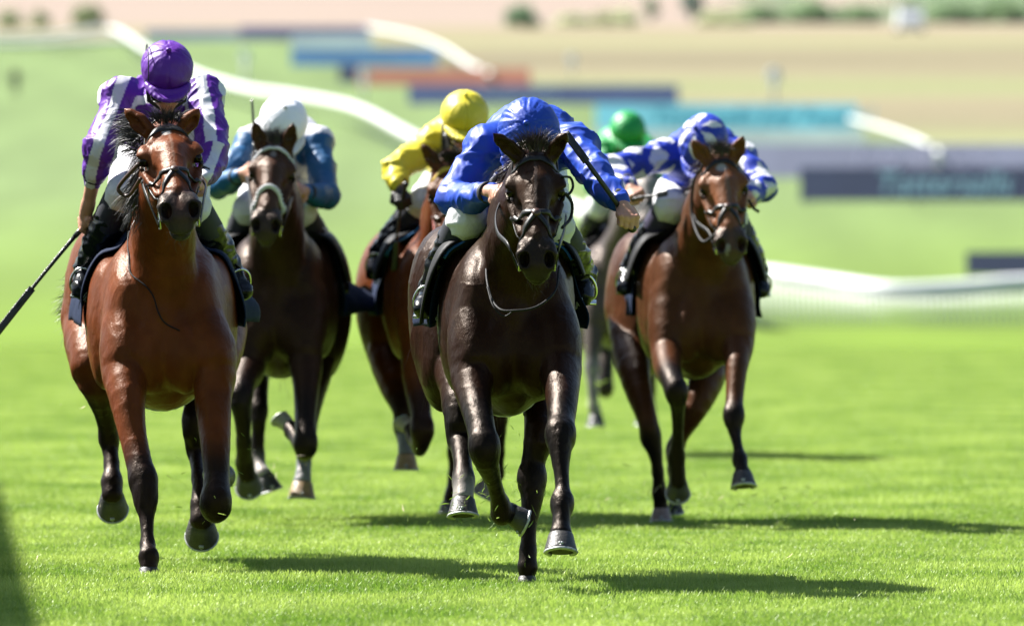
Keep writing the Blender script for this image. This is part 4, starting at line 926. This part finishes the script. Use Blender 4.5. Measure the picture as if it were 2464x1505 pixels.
def whip(pts, D0, label, r0=.0095, r1=.0055, flap=True):
    p = [P(a, b, D0 + c) for a, b, c in pts]; c = curve(p, 20); n = len(c)
    root = empty('whip', tuple(p[0]), label=label, cat='whip', group='riding whips held by the jockeys')
    mb = MB(); mb.tube(c[:8], [r0 * 1.25] + [r0] * 6 + [r0 * .95], 10); mb.sphere(c[0], (r0 * 1.45,) * 3, 10, 8); mb.out('grip', M['whip'], root)
    mb = MB(); mb.tube(c[7:17], np.linspace(r0 * .8, r1, 10), 10); mb.out('shaft', M['whip'], root)
    if flap:
        mb = MB(); mb.tube(curve(c[14:], 10), 1, 10, flat=(.015, .006), up=(0, -1, .2)); mb.out('flap', M['whip'], root)
    return root
# ---------------------------------------------------------------- the runners
SOCK = (.75, .70, .66); BLK = np.array((.014, .012, .012))
def leg(j, k, hoofpt, sole=(0, -.05, -1), toe=(0, -1, -.1), cut=3, f=None, **kw):
    d = dict(j=j, k=k, h=hoofpt, sole=sole, toe=toe, cut=cut, **kw)
    if f is not None: d['f'] = f
    return d
HORSES = {}
ONLY = globals().get('ONLY_SET', None)
H1 = dict(D=41.5, cx=395, hx=368, zb=.60, zt=1.44, wc=.225, wb=.285, wh=.342, hscale=1.10, fw=1.08, flapL=28, flapR=28, tone=.50, cy0=.48, flareL=(-.035, .02, .02), flareR=(.05, .05, .03), body=(.225, .056, .014), face=(.23, .062, .020), legc=(.020, .012, .011), muzzle=(.065, .055, .052),
    label='bright bay horse with a heart shaped star, black cross noseband and flying mane, leftmost runner', eyes=(410, 380), nose=(437, 503), ears=((300, 262), (478, 264)), earo=1.2, eard=.12, neck=1.05,
    marks=[(-.004, .10, .017, .020, (.75, .68, .62)), (.004, .20, .006, .10, (.45, .28, .20), .6), (0, .33, .007, .05, (.4, .27, .2), .5)], hairc=(.018, .017, .018), ml=1.25, maneside=-1, mn=1300, fll=.8, fln=500, vox=.0105, fine=.0058, seed=4,
    reins=[[(352, 470, -.6), (340, 430, -.4), (345, 420, -.2)], [(490, 480, -.5), (495, 450, -.3), (485, 430, .1)]],
    tufts=[((330, 330, -.2), (-1, .2, .35), 260, .13, (.01, .03, .035)), ((318, 300, -.1), (-1, .2, .6), 160, .10, (.01, .03, .02)), ((335, 455, .0), (-.7, .2, -.8), 300, .14, (.012, .03, .045)), ((325, 500, .1), (-.5, .1, -1), 120, .08, (.01, .03, .02)), ((172, 725, 2.1), (-1, .1, .05), 160, .09, (.01, .03, .05))],

    loops=[dict(p=[(324, 560, .30), (322, 640, .16), (340, 690, .03), (362, 728, -.06), (395, 758, -.1), (436, 770, -.1)], r=.003, proj=1), dict(p=[(333, 395, -.45), (292, 440, -.3), (286, 460, -.28), (310, 470, -.3), (338, 430, -.5)], r=.008, m='brownleather')],
    fl=leg([(300, 880, .12, 60), (306, 960, -.02, 45), (322, 1060, -.12, 34), (345, 1158, -.22, 34), (350, 1205, -.25, 31), (353, 1250, -.29, 18), (355, 1310, -.35, 17), (358, 1338, -.39, 25)], 3, (358, 1364, -.41, 30), (0, -.1, -1), (0, -1, 0), 3, hc=(.02, .018, .016)),
    fr=leg([(515, 880, .12, 58), (513, 960, .05, 47), (518, 1060, -.05, 38), (521, 1150, -.12, 33), (519, 1215, -.18, 37), (520, 1205, .05, 21), (521, 1175, .25, 21), (522, 1160, .32, 26)], 4, (523, 1152, .38, 38), (0.05, .85, .35), (0, .2, -1), 3, f=7),
    hl=leg([(218, 770, 1.75, 72), (226, 880, 1.40, 58), (252, 985, 1.48, 30), (263, 1060, 1.55, 23), (268, 1115, 1.5, 18), (269, 1158, 1.46, 27)], 3, (270, 1190, 1.43, 37), (0, 1, -.75), (0, -1, -.8), 2),
    hr=leg([(533, 790, 1.75, 62), (512, 900, 1.40, 52), (466, 1010, 1.12, 31), (472, 1085, 1.15, 22), (480, 1150, 1.0, 19), (485, 1215, .92, 28)], 3, (484, 1252, .88, 40), (0, 1, -.75), (0, -1, -.8), 2))
H2 = dict(D=39.15, cx=1238, hx=1172, zb=.615, zt=1.40, wc=.180, wb=.225, wh=.29, earw=.8, pad=(.01, .09, .34), flapL=100, flapR=66, tone=.25, hscale=1.02, body=(.058, .019, .008), face=(.080, .034, .018), legc=(.013, .010, .010), muzzle=(.060, .048, .045),
    label='dark brown horse with upright ears and crossed noseband in the centre front', eyes=(1288, 458), nose=(1291, 617), ears=((1187, 322), (1363, 320)), earo=.5, eard=.02, neck=.98,
    marks=[(0, .22, .006, .15, (.20, .16, .15), .55)], hairc=(.035, .024, .024), fll=1.0, fld=(0, .1, 1.4), fln=600, mn=500, vox=.0100, fine=.0055, seed=9,
    flareL=(-.03, .0, .0), reins=[[(1222, 590, -.6), (1197, 560, -.4), (1192, 520, -.2), (1205, 482, .0)], [(1346, 590, -.6), (1356, 560, -.4), (1362, 520, -.2)]],
    loops=[dict(p=[(1190, 560, .25), (1170, 640, .10), (1178, 705, -.06), (1200, 742, -.16), (1235, 747, -.19), (1290, 738, -.18), (1335, 700, -.1), (1345, 640, .05)], r=.0045), dict(p=[(1236, 747, -.18), (1212, 760, -.16), (1186, 735, -.14), (1172, 690, -.06)], r=.003),
           dict(p=[(1352, 425, -.45), (1372, 428, -.4), (1378, 450, -.4), (1366, 468, -.42), (1350, 460, -.45)], r=.005), dict(p=[(1360, 465, -.42), (1376, 490, -.4), (1372, 525, -.4), (1352, 548, -.5)], r=.006)],
    fl=leg([(1140, 880, .12, 60), (1140, 950, 0, 43), (1156, 1025, -.15, 36), (1166, 1080, -.22, 37), (1171, 1110, -.2, 31), (1188, 1160, -.12, 20), (1203, 1212, -.05, 22), (1207, 1237, -.03, 26)], 3, (1228, 1231, .0, 33), (.90, .15, -.38), (.3, -.2, -.9), 2),
    fr=leg([(1345, 870, .1, 56), (1352, 960, -.1, 41), (1350, 1010, -.2, 35), (1348, 1048, -.28, 36), (1348, 1085, -.32, 28), (1350, 1130, -.36, 20), (1353, 1175, -.4, 19), (1352, 1210, -.43, 28), (1350, 1250, -.47, 20)], 3, (1349, 1283, -.5, 40), (0, -.35, -1), (0, -1, -.2), 2, f=7),
    hr=leg([(1325, 820, 1.5, 70), (1310, 950, 1.2, 52), (1300, 1040, 1.0, 42), (1283, 1110, .97, 30), (1279, 1155, .95, 34), (1280, 1195, .93, 29), (1273, 1260, .9, 20), (1270, 1325, .87, 20), (1269, 1362, .86, 24)], 4, (1268, 1384, .85, 27), (0, -.1, -1), (0, -1, 0), 3, hc=(.02, .018, .016)),
    hl=leg([(1062, 780, 1.75, 60), (1092, 870, 1.5, 55), (1106, 950, 1.2, 48), (1106, 1020, 1.1, 38), (1108, 1055, 1.1, 32), (1112, 1105, .95, 24), (1115, 1155, .85, 27), (1115, 1178, .82, 25, SOCK)], 4, (1114, 1198, .79, 37), (0.02, -.3, -1), (-.1, -1, -.2), 3, pc=SOCK, f=6))
H4 = dict(D=48.1, cx=1692, hx=1632, zb=.66, zt=1.42, wc=.195, wb=.235, wh=.325, hscale=1.03, tone=.32, body=(.17, .06, .024), face=(.44, .17, .08), legc=(.016, .013, .015), muzzle=(.13, .10, .09),
    label='bay horse with a round white star on its forehead, rightmost runner', eyes=(1741, 452), nose=(1756, 584), ears=((1664, 338), (1788, 328)), earo=.35, eard=.03,
    marks=[(-.004, .115, .024, .026, (.82, .78, .74)), (.012, .26, .012, .14, (.42, .28, .22), .7), (-.02, .53, .014, .02, (.5, .45, .43))], hairc=(.06, .05, .055), mn=500, vox=.013, fine=.0075, seed=12, girth='navy',
    reins=[[(1705, 560, -.5), (1672, 530, -.3), (1664, 480, -.1), (1672, 430, .0)], [(1792, 520, -.3), (1796, 480, .1)]], loops=[dict(p=[(1725, 560, -.6), (1690, 580, -.5), (1665, 520, -.3), (1668, 440, -.3), (1690, 400, -.4)], r=.007), dict(p=[(1800, 480, -.3), (1812, 500, -.3), (1826, 510, -.3)], r=.008)],
    fl=leg([(1605, 835, .1, 44), (1606, 885, -.1, 34), (1618, 918, -.28, 28), (1628, 945, -.33, 27), (1630, 990, -.25, 17), (1630, 1050, -.15, 15), (1627, 1095, -.1, 21), (1630, 1135, -.08, 19)], 3, (1631, 1158, -.07, 29), (0, 1, -.8), (0, -1, -.8), 2),
    fr=leg([(1775, 815, .1, 42), (1772, 880, -.05, 29), (1767, 955, -.15, 23), (1765, 1003, -.22, 25), (1768, 1040, -.25, 16), (1775, 1075, -.3, 12.5), (1780, 1106, -.34, 18), (1784, 1125, -.37, 15)], 3, (1786, 1136, -.38, 31), (.08, -.35, -1), (0, -1, -.2), 3),
    hl=leg([(1512, 740, 1.75, 56), (1514, 830, 1.5, 46), (1530, 920, 1.2, 36), (1556, 1005, 1.05, 26), (1566, 1055, 1.05, 25), (1575, 1085, 1.05, 20), (1582, 1130, 1.05, 14), (1586, 1183, 1.08, 19)], 4, (1590, 1222, 1.09, 26), (.02, -.15, -1), (0, -1, 0), 4, hc=(.20, .14, .12)),
    hr=leg([(1722, 820, 1.6, 55), (1698, 915, 1.35, 44), (1672, 985, 1.25, 31), (1640, 1040, 1.3, 22), (1622, 1085, 1.35, 21), (1620, 1130, 1.3, 14), (1622, 1185, 1.28, 15)], 4, (1624, 1205, 1.27, 20), (0, .2, -1), (0, -1, 0), 4))
HW = dict(D=48.6, cx=664, hx=688, zb=.66, zt=1.42, wc=.20, wb=.24, wh=.30, tone=.32, body=(.055, .024, .015), face=(.15, .07, .045), legc=(.018, .015, .017), muzzle=(.10, .08, .075),
    label='dark bay horse wearing white beaded browband and white noseband, second runner from left', eyes=(654, 418), nose=(643, 538), ears=((611, 292), (706, 296)), earo=.3, eard=.02, brow='beads', nose_b='beads',
    marks=[(0, .115, .015, .024, (.55, .48, .46)), (-.004, .2, .004, .1, (.2, .12, .1), .5)], hairc=(.05, .045, .05), mn=300, vox=.013, fine=.0075, seed=15, flareR=(.16, .05, .02),
    reins=[[(603, 500, -.5), (598, 450, -.1), (592, 425, .15)], [(695, 500, -.5), (708, 460, .1)]],
    fl=leg([(600, 870, .1, 42), (588, 915, -.05, 32), (577, 955, -.15, 30), (583, 1000, -.15, 23), (586, 1060, -.1, 18), (588, 1112, 0, 23)], 2, (594, 1142, .02, 32), (.1, 1, -.8), (.1, -1, -.8), 2),
    fr=leg([(735, 850, .1, 44), (737, 930, 0, 34), (734, 1010, -.1, 27), (735, 1072, -.15, 28), (728, 1082, -.02, 20), (712, 1055, .12, 16), (702, 1036, .2, 18)], 3, (697, 1024, .24, 24), (-.45, .4, .6), (-.8, -.2, -.5), 2, hc=(.3, .28, .25), f=6),
    hl=leg([(610, 800, 1.7, 55), (612, 900, 1.3, 38), (622, 990, 1.1, 22), (621, 1040, 1.1, 17), (618, 1095, 1.1, 19), (626, 1128, 1.05, 16, SOCK)], 2, (634, 1142, 1.0, 30), (.35, .1, -1), (.4, -1, -.1), 2, pc=SOCK),
    hr=leg([(768, 780, 1.75, 58), (762, 870, 1.5, 46), (746, 960, 1.3, 34), (736, 1040, 1.2, 24), (732, 1085, 1.2, 22), (731, 1118, 1.15, 17, (.55, .58, .62)), (729, 1140, 1.12, 19, (.55, .58, .62))], 3, (727, 1158, 1.1, 32), (-.02, -.1, -1), (0, -1, -.1), 3, pc=(.55, .58, .62), hc=(.26, .17, .09)))
HY = dict(pad=(.03, .20, .50), D=48.9, cx=1080, hx=1030, zb=.66, zt=1.42, wc=.20, wb=.25, wh=.33, body=(.23, .058, .015), face=(.19, .065, .03), legc=(.035, .016, .014), muzzle=(.05, .04, .04),
    label='chestnut bay horse with yellow browband half hidden behind the centre runner', eyes=(1085, 468), nose=(1092, 600), ears=((1015, 345), (1160, 350)), earo=.8, eard=.05, brow='gold', leather='brownleather', reinm='redleather',
    hairc=(.02, .016, .016), mn=300, vox=.013, fine=.009, seed=17, reins=[[(1045, 560, -.4), (1040, 500, -.1)], [(1140, 540, -.3), (1150, 490, .1)]], loops=[dict(p=[(1046, 560, -.5), (1030, 620, -.45), (1034, 680, -.4), (1046, 700, -.3)], r=.009, m='redleather')],
    fl=leg([(1005, 820, .1, 46), (1003, 910, 0, 36), (1012, 990, -.1, 27), (1016, 1035, -.15, 28), (1012, 1062, -.1, 24), (1008, 1075, .05, 19), (996, 1052, .2, 17)], 3, (986, 1030, .26, 23), (-.3, .6, .5), (-.6, -.2, -.7), 2, hc=(.3, .26, .2), f=6),
    fr=leg([(1165, 820, .1, 44), (1188, 930, 0, 30), (1198, 1010, 0, 23), (1199, 1085, .05, 15), (1196, 1140, .1, 18)], 2, (1180, 1158, .12, 29), (-.5, .1, -.9), (-.3, -1, -.1), 2, hc=(.2, .16, .13)),
    hl=leg([(932, 760, 1.75, 58), (928, 850, 1.5, 46), (946, 925, 1.3, 36), (968, 985, 1.2, 26), (971, 1030, 1.2, 24), (973, 1058, 1.15, 17, (.5, .52, .55)), (975, 1080, 1.12, 18, (.5, .52, .55))], 4, (977, 1092, 1.1, 29), (0, -.05, -1), (0, -1, -.1), 3, pc=(.5, .52, .55), hc=(.30, .20, .11)),
    hr=leg([(1120, 850, 1.6, 55), (1105, 950, 1.4, 36), (1100, 1040, 1.4, 22), (1096, 1090, 1.4, 20), (1092, 1140, 1.4, 14), (1087, 1188, 1.4, 18)], 3, (1081, 1207, 1.4, 24), (-.1, -.2, -1), (-.2, -1, 0), 2, hc=(.10, .09, .09)))
HG = dict(D=65.5, cx=1488, hx=1470, zb=.66, zt=1.42, wc=.20, wb=.25, wh=.30, body=(.15, .12, .11), face=(.42, .40, .39), legc=(.05, .045, .05), muzzle=(.2, .18, .18),
    label='grey horse farthest back, mostly hidden between the two runners on the right', eyes=(1553, 452), nose=(1558, 540), ears=((1530, 400), (1580, 398)), hairc=(.2, .2, .2), mn=200, vox=.018, fine=.014, seed=19,
    reins=[[(1520, 500, -.3), (1500, 475, .1)]],
    fl=leg([(1428, 780, .1, 28), (1424, 850, 0, 21), (1423, 890, -.05, 17, (.35, .33, .33)), (1426, 945, -.1, 12, (.35, .33, .33)), (1430, 982, -.1, 15, (.35, .33, .33))], 2, (1433, 998, -.1, 22), (0, -.1, -1), (0, -1, -.1), 2, pc=(.35, .33, .33)),
    fr=leg([(1550, 780, .1, 28), (1550, 850, 0, 20), (1548, 900, 0, 17), (1546, 950, 0, 10), (1545, 985, 0, 13)], 2, (1545, 998, 0, 18), (0, 0, -1), (0, -1, 0), 2),
    hl=leg([(1452, 760, 1.7, 36), (1455, 850, 1.4, 24), (1457, 905, 1.3, 19), (1457, 938, 1.3, 18), (1452, 930, 1.5, 12), (1450, 920, 1.6, 12)], 3, (1450, 915, 1.65, 16), (0, 1, .2), (0, 0, -1), 2),
    hr=leg([(1560, 800, 1.6, 34), (1565, 880, 1.4, 20), (1565, 940, 1.4, 12), (1566, 985, 1.4, 12)], 2, (1566, 1000, 1.4, 18), (0, 0, -1), (0, -1, 0), 2))
def seg_t(V, a, b):
    ab = b - a; t = np.clip((V - a) @ ab / (ab @ ab), 0, 1); return t, np.linalg.norm(V - a - t[:, None] * ab, axis=1)
PUR = np.array((.13, .016, .36)); WHT = np.array((.80, .80, .84))
def paint1(V, C, j, N):
    C = np.tile(PUR, (len(V), 1)).astype(float); ch = j['chest']; best = np.full(len(V), .088); off = np.zeros(len(V))
    for a, sg in (('L', -1), ('R', 1)):
        sh, el, wr = j['sh' + a], j['el' + a], j['wr' + a]; side = (V[:, 0] - ch[0]) * sg > .10
        for p, q in ((sh, el), (el, wr)):
            t, d = seg_t(V, p, q); ax = nrm(q - p); lat = nrm(np.cross(ax, (0, -1, 0))); lat = lat * (1 if lat[0] * sg > 0 else -1); m = side & (d < best)
            off[m] = ((V - p) @ lat)[m]; best[m] = d[m]
    arm = best < .088; fr = ((off + .013 + .006 * noise(V, 9, 3)) / .086) % 1; C[arm & (fr < .5)] = WHT
    rel = V - ch; tor = ~arm & (V[:, 1] < ch[1] + .3)
    C[tor & (np.abs(rel[:, 2] - .055 + .15 * np.abs(rel[:, 0])) < .017)] = WHT; C[tor & (np.abs(np.abs(rel[:, 0] + .01) - .135) < .017) & (rel[:, 2] < .06)] = WHT
    return C
B4 = np.array((.018, .05, .50))
def paint4(V, C, j, N):
    C = np.tile(B4, (len(V), 1)).astype(float)
    for a in 'LR':
        sh, el, wr = j['sh' + a], j['el' + a], j['wr' + a]; L0 = 0
        for p, q in ((sh, el), (el, wr)):
            t, d = seg_t(V, p, q); L_ = np.linalg.norm(q - p); m = (d < .085); ax = nrm(q - p); lat = nrm(np.cross(ax, (0, 0, 1))); rel = V - p
            ang = np.arctan2(rel @ np.cross(lat, ax), rel @ lat) * .062; al = t * L_ + L0
            wb_ = .9 * noise(V, 7, 3); u = (al / .19 + ang / .20 + wb_ * .25) % 1; v = (al / .19 - ang / .20 + wb_ * .2) % 1
            f = m & (np.abs(u - .5) < .33) & (np.abs(v - .5) < .33); C[m] = B4; C[f] = WHT; L0 += L_
    return C
def cap4(l, C, ph, an):
    C = np.tile(B4, (len(l), 1)).astype(float); w = np.abs(((ph * 6 / (2 * math.pi)) % 1) - .5)
    C[(w < .30 * (1 - np.abs(an - .75) / .55)) & (np.abs(an - .75) < .55)] = WHT; return C
TEAL = np.array((.012, .115, .29))
def paintW(V, C, j, N):
    C = np.tile(WHT, (len(V), 1)).astype(float)
    for a, sx in (('L', -1), ('R', 1)):
        sh, el, wr = j['sh' + a], j['el' + a], j['wr' + a]; t1, d1 = seg_t(V, sh, el); t2, d2 = seg_t(V, el, wr); C[((d1 < .11) & (t1 > .02) & (d1 < .13)) | (d2 < .09)] = TEAL
    return C
YEL = np.array((.80, .68, .035))
def paintY(V, C, j, N):
    C = np.tile(YEL, (len(V), 1)).astype(float); x = (j['chest'] * .5 + j['shL'] * .5)[0]; C[(np.abs(V[:, 0] - x) < .026) & (V[:, 1] < j['chest'][1] + .3)] = (.02, .02, .022); return C
def JS(head, chest, pelvis, L, R):
    d = dict(head=head, chest=chest, pelvis=pelvis)
    for a, q in (('L', L), ('R', R)):
        for k, v in zip(('sh', 'el', 'wr', 'ha', 'kn', 'an', 'toe'), q): d[k + a] = v
    return d
ROY = (.008, .062, .50)
J1 = dict(j=JS((402, 180, .38), (388, 270, .78), (390, 350, 1.4),
               ((290, 235, .68), (240, 362, .50), (210, 500, .66), (203, 528, .70), (298, 468, .50), (208, 645, .85), (194, 697, .72)),
               ((488, 235, .68), (512, 375, .42), (488, 430, .25), (470, 438, .2), (462, 500, .50), (550, 640, .85), (585, 700, .78))), c1=PUR, paint=paint1, slL=.56, face=(.08, -.86, -.5), pnL=(-1, -.35, .2), thL=-1,
    label='jockey in purple and white striped silks with a purple cap, crouched on the leftmost horse', vox=.0065, fh=.004, pom=(0, .04, .11), hs=.93, capw=.8, jv=.0048)
J2 = dict(j=JS((1272, 338, .30), (1275, 345, .80), (1245, 400, 1.4),
               ((1166, 354, .62), (1092, 480, .50), (1180, 462, .18), (1212, 462, .10), (1122, 528, .45), (1040, 695, .85), (1018, 742, .72)),
               ((1386, 352, .60), (1438, 425, .35), (1495, 487, .20), (1508, 520, .15), (1335, 550, .5), (1403, 660, .85), (1402, 712, .75))), c1=ROY, c2=ROY, face=(0, -.35, -.94), pom=(-.01, .0, .12), pnR=(.35, -1, .3), thR=-1, finehand='R',
    label='jockey in plain royal blue silks and cap, head down, on the dark centre horse', vox=.0065, fh=.004, hs=1.06, capw=1.7, fold=1.0, elastic=False)
J4 = dict(j=JS((1694, 352, .30), (1692, 380, .72), (1668, 450, 1.3),
               ((1600, 372, .62), (1468, 405, .45), (1512, 445, .28), (1530, 468, .22), (1612, 500, .45), (1518, 645, .85), (1502, 692, .72)),
               ((1782, 380, .62), (1836, 448, .45), (1800, 468, .25), (1790, 476, .15), (1758, 525, .5), (1822, 650, .85), (1832, 698, .78))), c1=B4, paint=paint4, cappaint=cap4, face=(-.25, -.6, -.75), pom=(0, .02, .115),
    label='jockey in blue silks with white diamonds and matching cap on the rightmost horse', vox=.0085, fh=.006, stock=(.02, .015, .05), elastic=False)
JW = dict(j=JS((682, 305, .30), (684, 345, .72), (684, 420, 1.3),
               ((604, 345, .62), (528, 445, .45), (575, 422, .22), (594, 414, .18), (600, 505, .45), (545, 640, .85), (530, 690, .75)),
               ((762, 345, .62), (786, 470, .42), (735, 462, .2), (718, 455, .12), (722, 512, .45), (800, 640, .85), (820, 690, .75))), c1=WHT, paint=paintW, face=(.06, -.72, -.65), pom=(0, .03, .115),
    label='jockey with a white cap, white shoulders and teal blue sleeves, second from left', vox=.0085, fh=.006, capw=.7, fold=.6, capm=1.05, elastic=False)
JY = dict(j=JS((1118, 290, .30), (1110, 350, .72), (1105, 430, 1.3),
               ((1040, 345, .62), (950, 405, .42), (958, 448, .30), (966, 470, .27), (1015, 490, .45), (915, 605, .85), (900, 655, .75)),
               ((1180, 350, .62), (1210, 440, .42), (1170, 460, .2), (1155, 462, .12), (1140, 500, .45), (1215, 620, .85), (1230, 670, .75))), c1=YEL, paint=paintY, face=(.05, -.9, -.4), gloveL=1, pom=(0, .03, .115),
    label='jockey in yellow silks with a black brace stripe, yellow cap and black glove', vox=.0085, fh=.006, capw=.7, elastic=False)
JG = dict(j=JS((1510, 322, .30), (1500, 355, .72), (1490, 420, 1.3),
               ((1458, 360, .62), (1430, 450, .42), (1455, 470, .2), (1468, 475, .15), (1440, 500, .45), (1405, 580, .85), (1398, 615, .75)),
               ((1558, 365, .62), (1580, 430, .42), (1560, 450, .2), (1550, 455, .12), (1540, 500, .45), (1580, 590, .85), (1590, 630, .75))), c1=(.012, .36, .075), face=(.15, -.85, -.5), pom=(0, .03, .115),
    label='jockey in bright green silks and cap, farthest back behind the blue sleeve', vox=.012, fh=.01, hv=.009, elastic=False)
for hs_, js_, nm in ((H1, J1, '1'), (H2, J2, '2'), (H4, J4, '4'), (HW, JW, 'W'), (HY, JY, 'Y'), (HG, JG, 'G')):
    if ONLY and nm not in ONLY: continue
    hh_ = horse(hs_); HORSES[nm] = hh_; js_['D'] = hs_['D']; js_['horse'] = hh_; jockey(js_)
whip([(222, 528, .74), (186, 562, .72), (100, 665, .70), (-15, 810, .68)], 41.5, 'long black whip pointing down to the left in the bare hand of the purple jockey', r0=.011, r1=.007)
whip([(1521, 549, .150), (1493, 503, .172), (1425, 408, .13), (1360, 320, .16)], 39.15, 'black padded whip raised over the blue sleeve by the centre jockey', r0=.012, r1=.009)
whip([(1522, 480, .2), (1545, 474, .15), (1575, 470, .1), (1604, 464, .05)], 48.1, 'short stub of whip seen against the white breeches of the diamond jockey', r0=.008)
whip([(600, 425, .15), (612, 350, .18), (608, 270, .22), (604, 214, .26)], 48.6, 'thin grey whip standing upright beside the white cap', r0=.009, flap=False)
whip([(976, 444, .2), (966, 490, .25), (955, 560, .3), (948, 650, .35)], 48.9, 'black whip hanging down from the black glove', r0=.010)
# ---------------------------------------------------------------- turf clippings thrown up by the hooves
def clippings():
    rng = np.random.default_rng(5); V = []; Fc = []
    def put(px, py, D, n, sx, sy, sz, big=1.):
        for _ in range(n):
            p = P(px, py, D) + rng.normal(size=3) * (sx, sz, sy); p[2] = max(p[2], .02); a = nrm(rng.normal(size=3)); b = nrm(np.cross(a, rng.normal(size=3))); L_ = rng.uniform(.005, .026) * big; w_ = rng.uniform(.0009, .0022) * big; k = len(V)
            cv = nrm(rng.normal(size=3)) * L_ * .4; V.extend([p - a * L_ - b * w_, p - a * L_ + b * w_, p + cv * .5 + b * w_, p + cv * .5 - b * w_, p + a * L_]); Fc.extend([(k, k + 1, k + 2, k + 3), (k + 3, k + 2, k + 4)])
    put(1110, 1190, 39.9, 46, .10, .09, .2); put(1210, 1240, 39.2, 60, .09, .10, .2); put(1180, 1330, 39.0, 30, .12, .06, .2); put(470, 1180, 41.6, 26, .10, .12, .3); put(540, 1130, 41.8, 10, .03, .04, .1)
    put(1225, 1090, 40.5, 16, .05, .12, .2); put(1640, 1210, 49, 60, .35, .08, .4, 1.2); put(1700, 1280, 46, 24, .5, .04, .4); put(600, 1180, 48, 16, .1, .1, .3); put(1430, 930, 65, 14, .06, .12, .3, 2.2)
    tag(build('turf_clippings', V, Fc, bpy.data.materials['grass_blade'], smooth=False), 'tiny grass clippings flying around the galloping hooves', 'grass clippings', kind='stuff')
    V.clear(); Fc.clear(); put(1650, 1200, 48.6, 50, .3, .06, .4); put(720, 1150, 47.8, 30, .2, .15, .3); put(1400, 1250, 45, 26, .8, .05, 2); put(150, 1100, 43, 20, .3, .2, 1)
    tag(build('soil_specks', V, Fc, mat('soil', (.50, .42, .30), .9, var=(3, .4)), smooth=False), 'pale specks of dirt flying above the turf', 'dirt', kind='stuff')
clippings()
# script lettering on the saddlecloths
def cloth_text(key, px, py, size, s, tilt=0.):
    if key not in HORSES: return
    h = HORSES[key]; m = bpy.data.materials.get('cloth_lettering') or mat('cloth_lettering', (.6, .61, .63), .6, var=(30, .05)); G = h.cloth; Q = G.reshape(-1, 3)
    pxs = W2 + F * Q[:, 0] / Q[:, 1]; pys = HZ - F * (Q[:, 2] - H) / Q[:, 1]; dd = (pxs - px) ** 2 + (pys - py) ** 2; i = int(np.argmin(dd)); a, b = divmod(i, G.shape[1]); a = min(max(a, 1), G.shape[0] - 2); b = min(max(b, 1), G.shape[1] - 2)
    n = nrm(np.cross(G[a + 1, b] - G[a - 1, b], G[a, b + 1] - G[a, b - 1])); n = n if n[1] < 0 else -n; n = nrm(n + np.array([0, -.9, 0])); x = nrm(np.cross((0, 0, 1), n)); x = x if x[0] > 0 else -x; y = np.cross(n, x)
    if tilt: c_, s_ = math.cos(rad(tilt)), math.sin(rad(tilt)); x, y = x * c_ + y * s_, y * c_ - x * s_
    cl = [o for o in h.root.children if o.name.startswith('saddlecloth')][0]; o = text_mesh(s, size, m, cl, (0, 0, 0), shear=.35, ext=.001)
    Rm = Matrix(np.stack([x, y, n], 1).tolist()); o.rotation_euler = Rm.to_euler(); o.location = tuple(G[a, b] - wloc(cl) + n * .02 - x * size * .6)
cloth_text('1', 198, 725, .055, 'lls', -25); cloth_text('1', 600, 735, .05, 'ers', -30); cloth_text('2', 1048, 770, .055, 'att', -20); cloth_text('2', 1392, 745, .03, 'MAN', 30); cloth_text('W', 832, 620, .07, 'S', 20); cloth_text('Y', 915, 690, .05, 'als', -10)
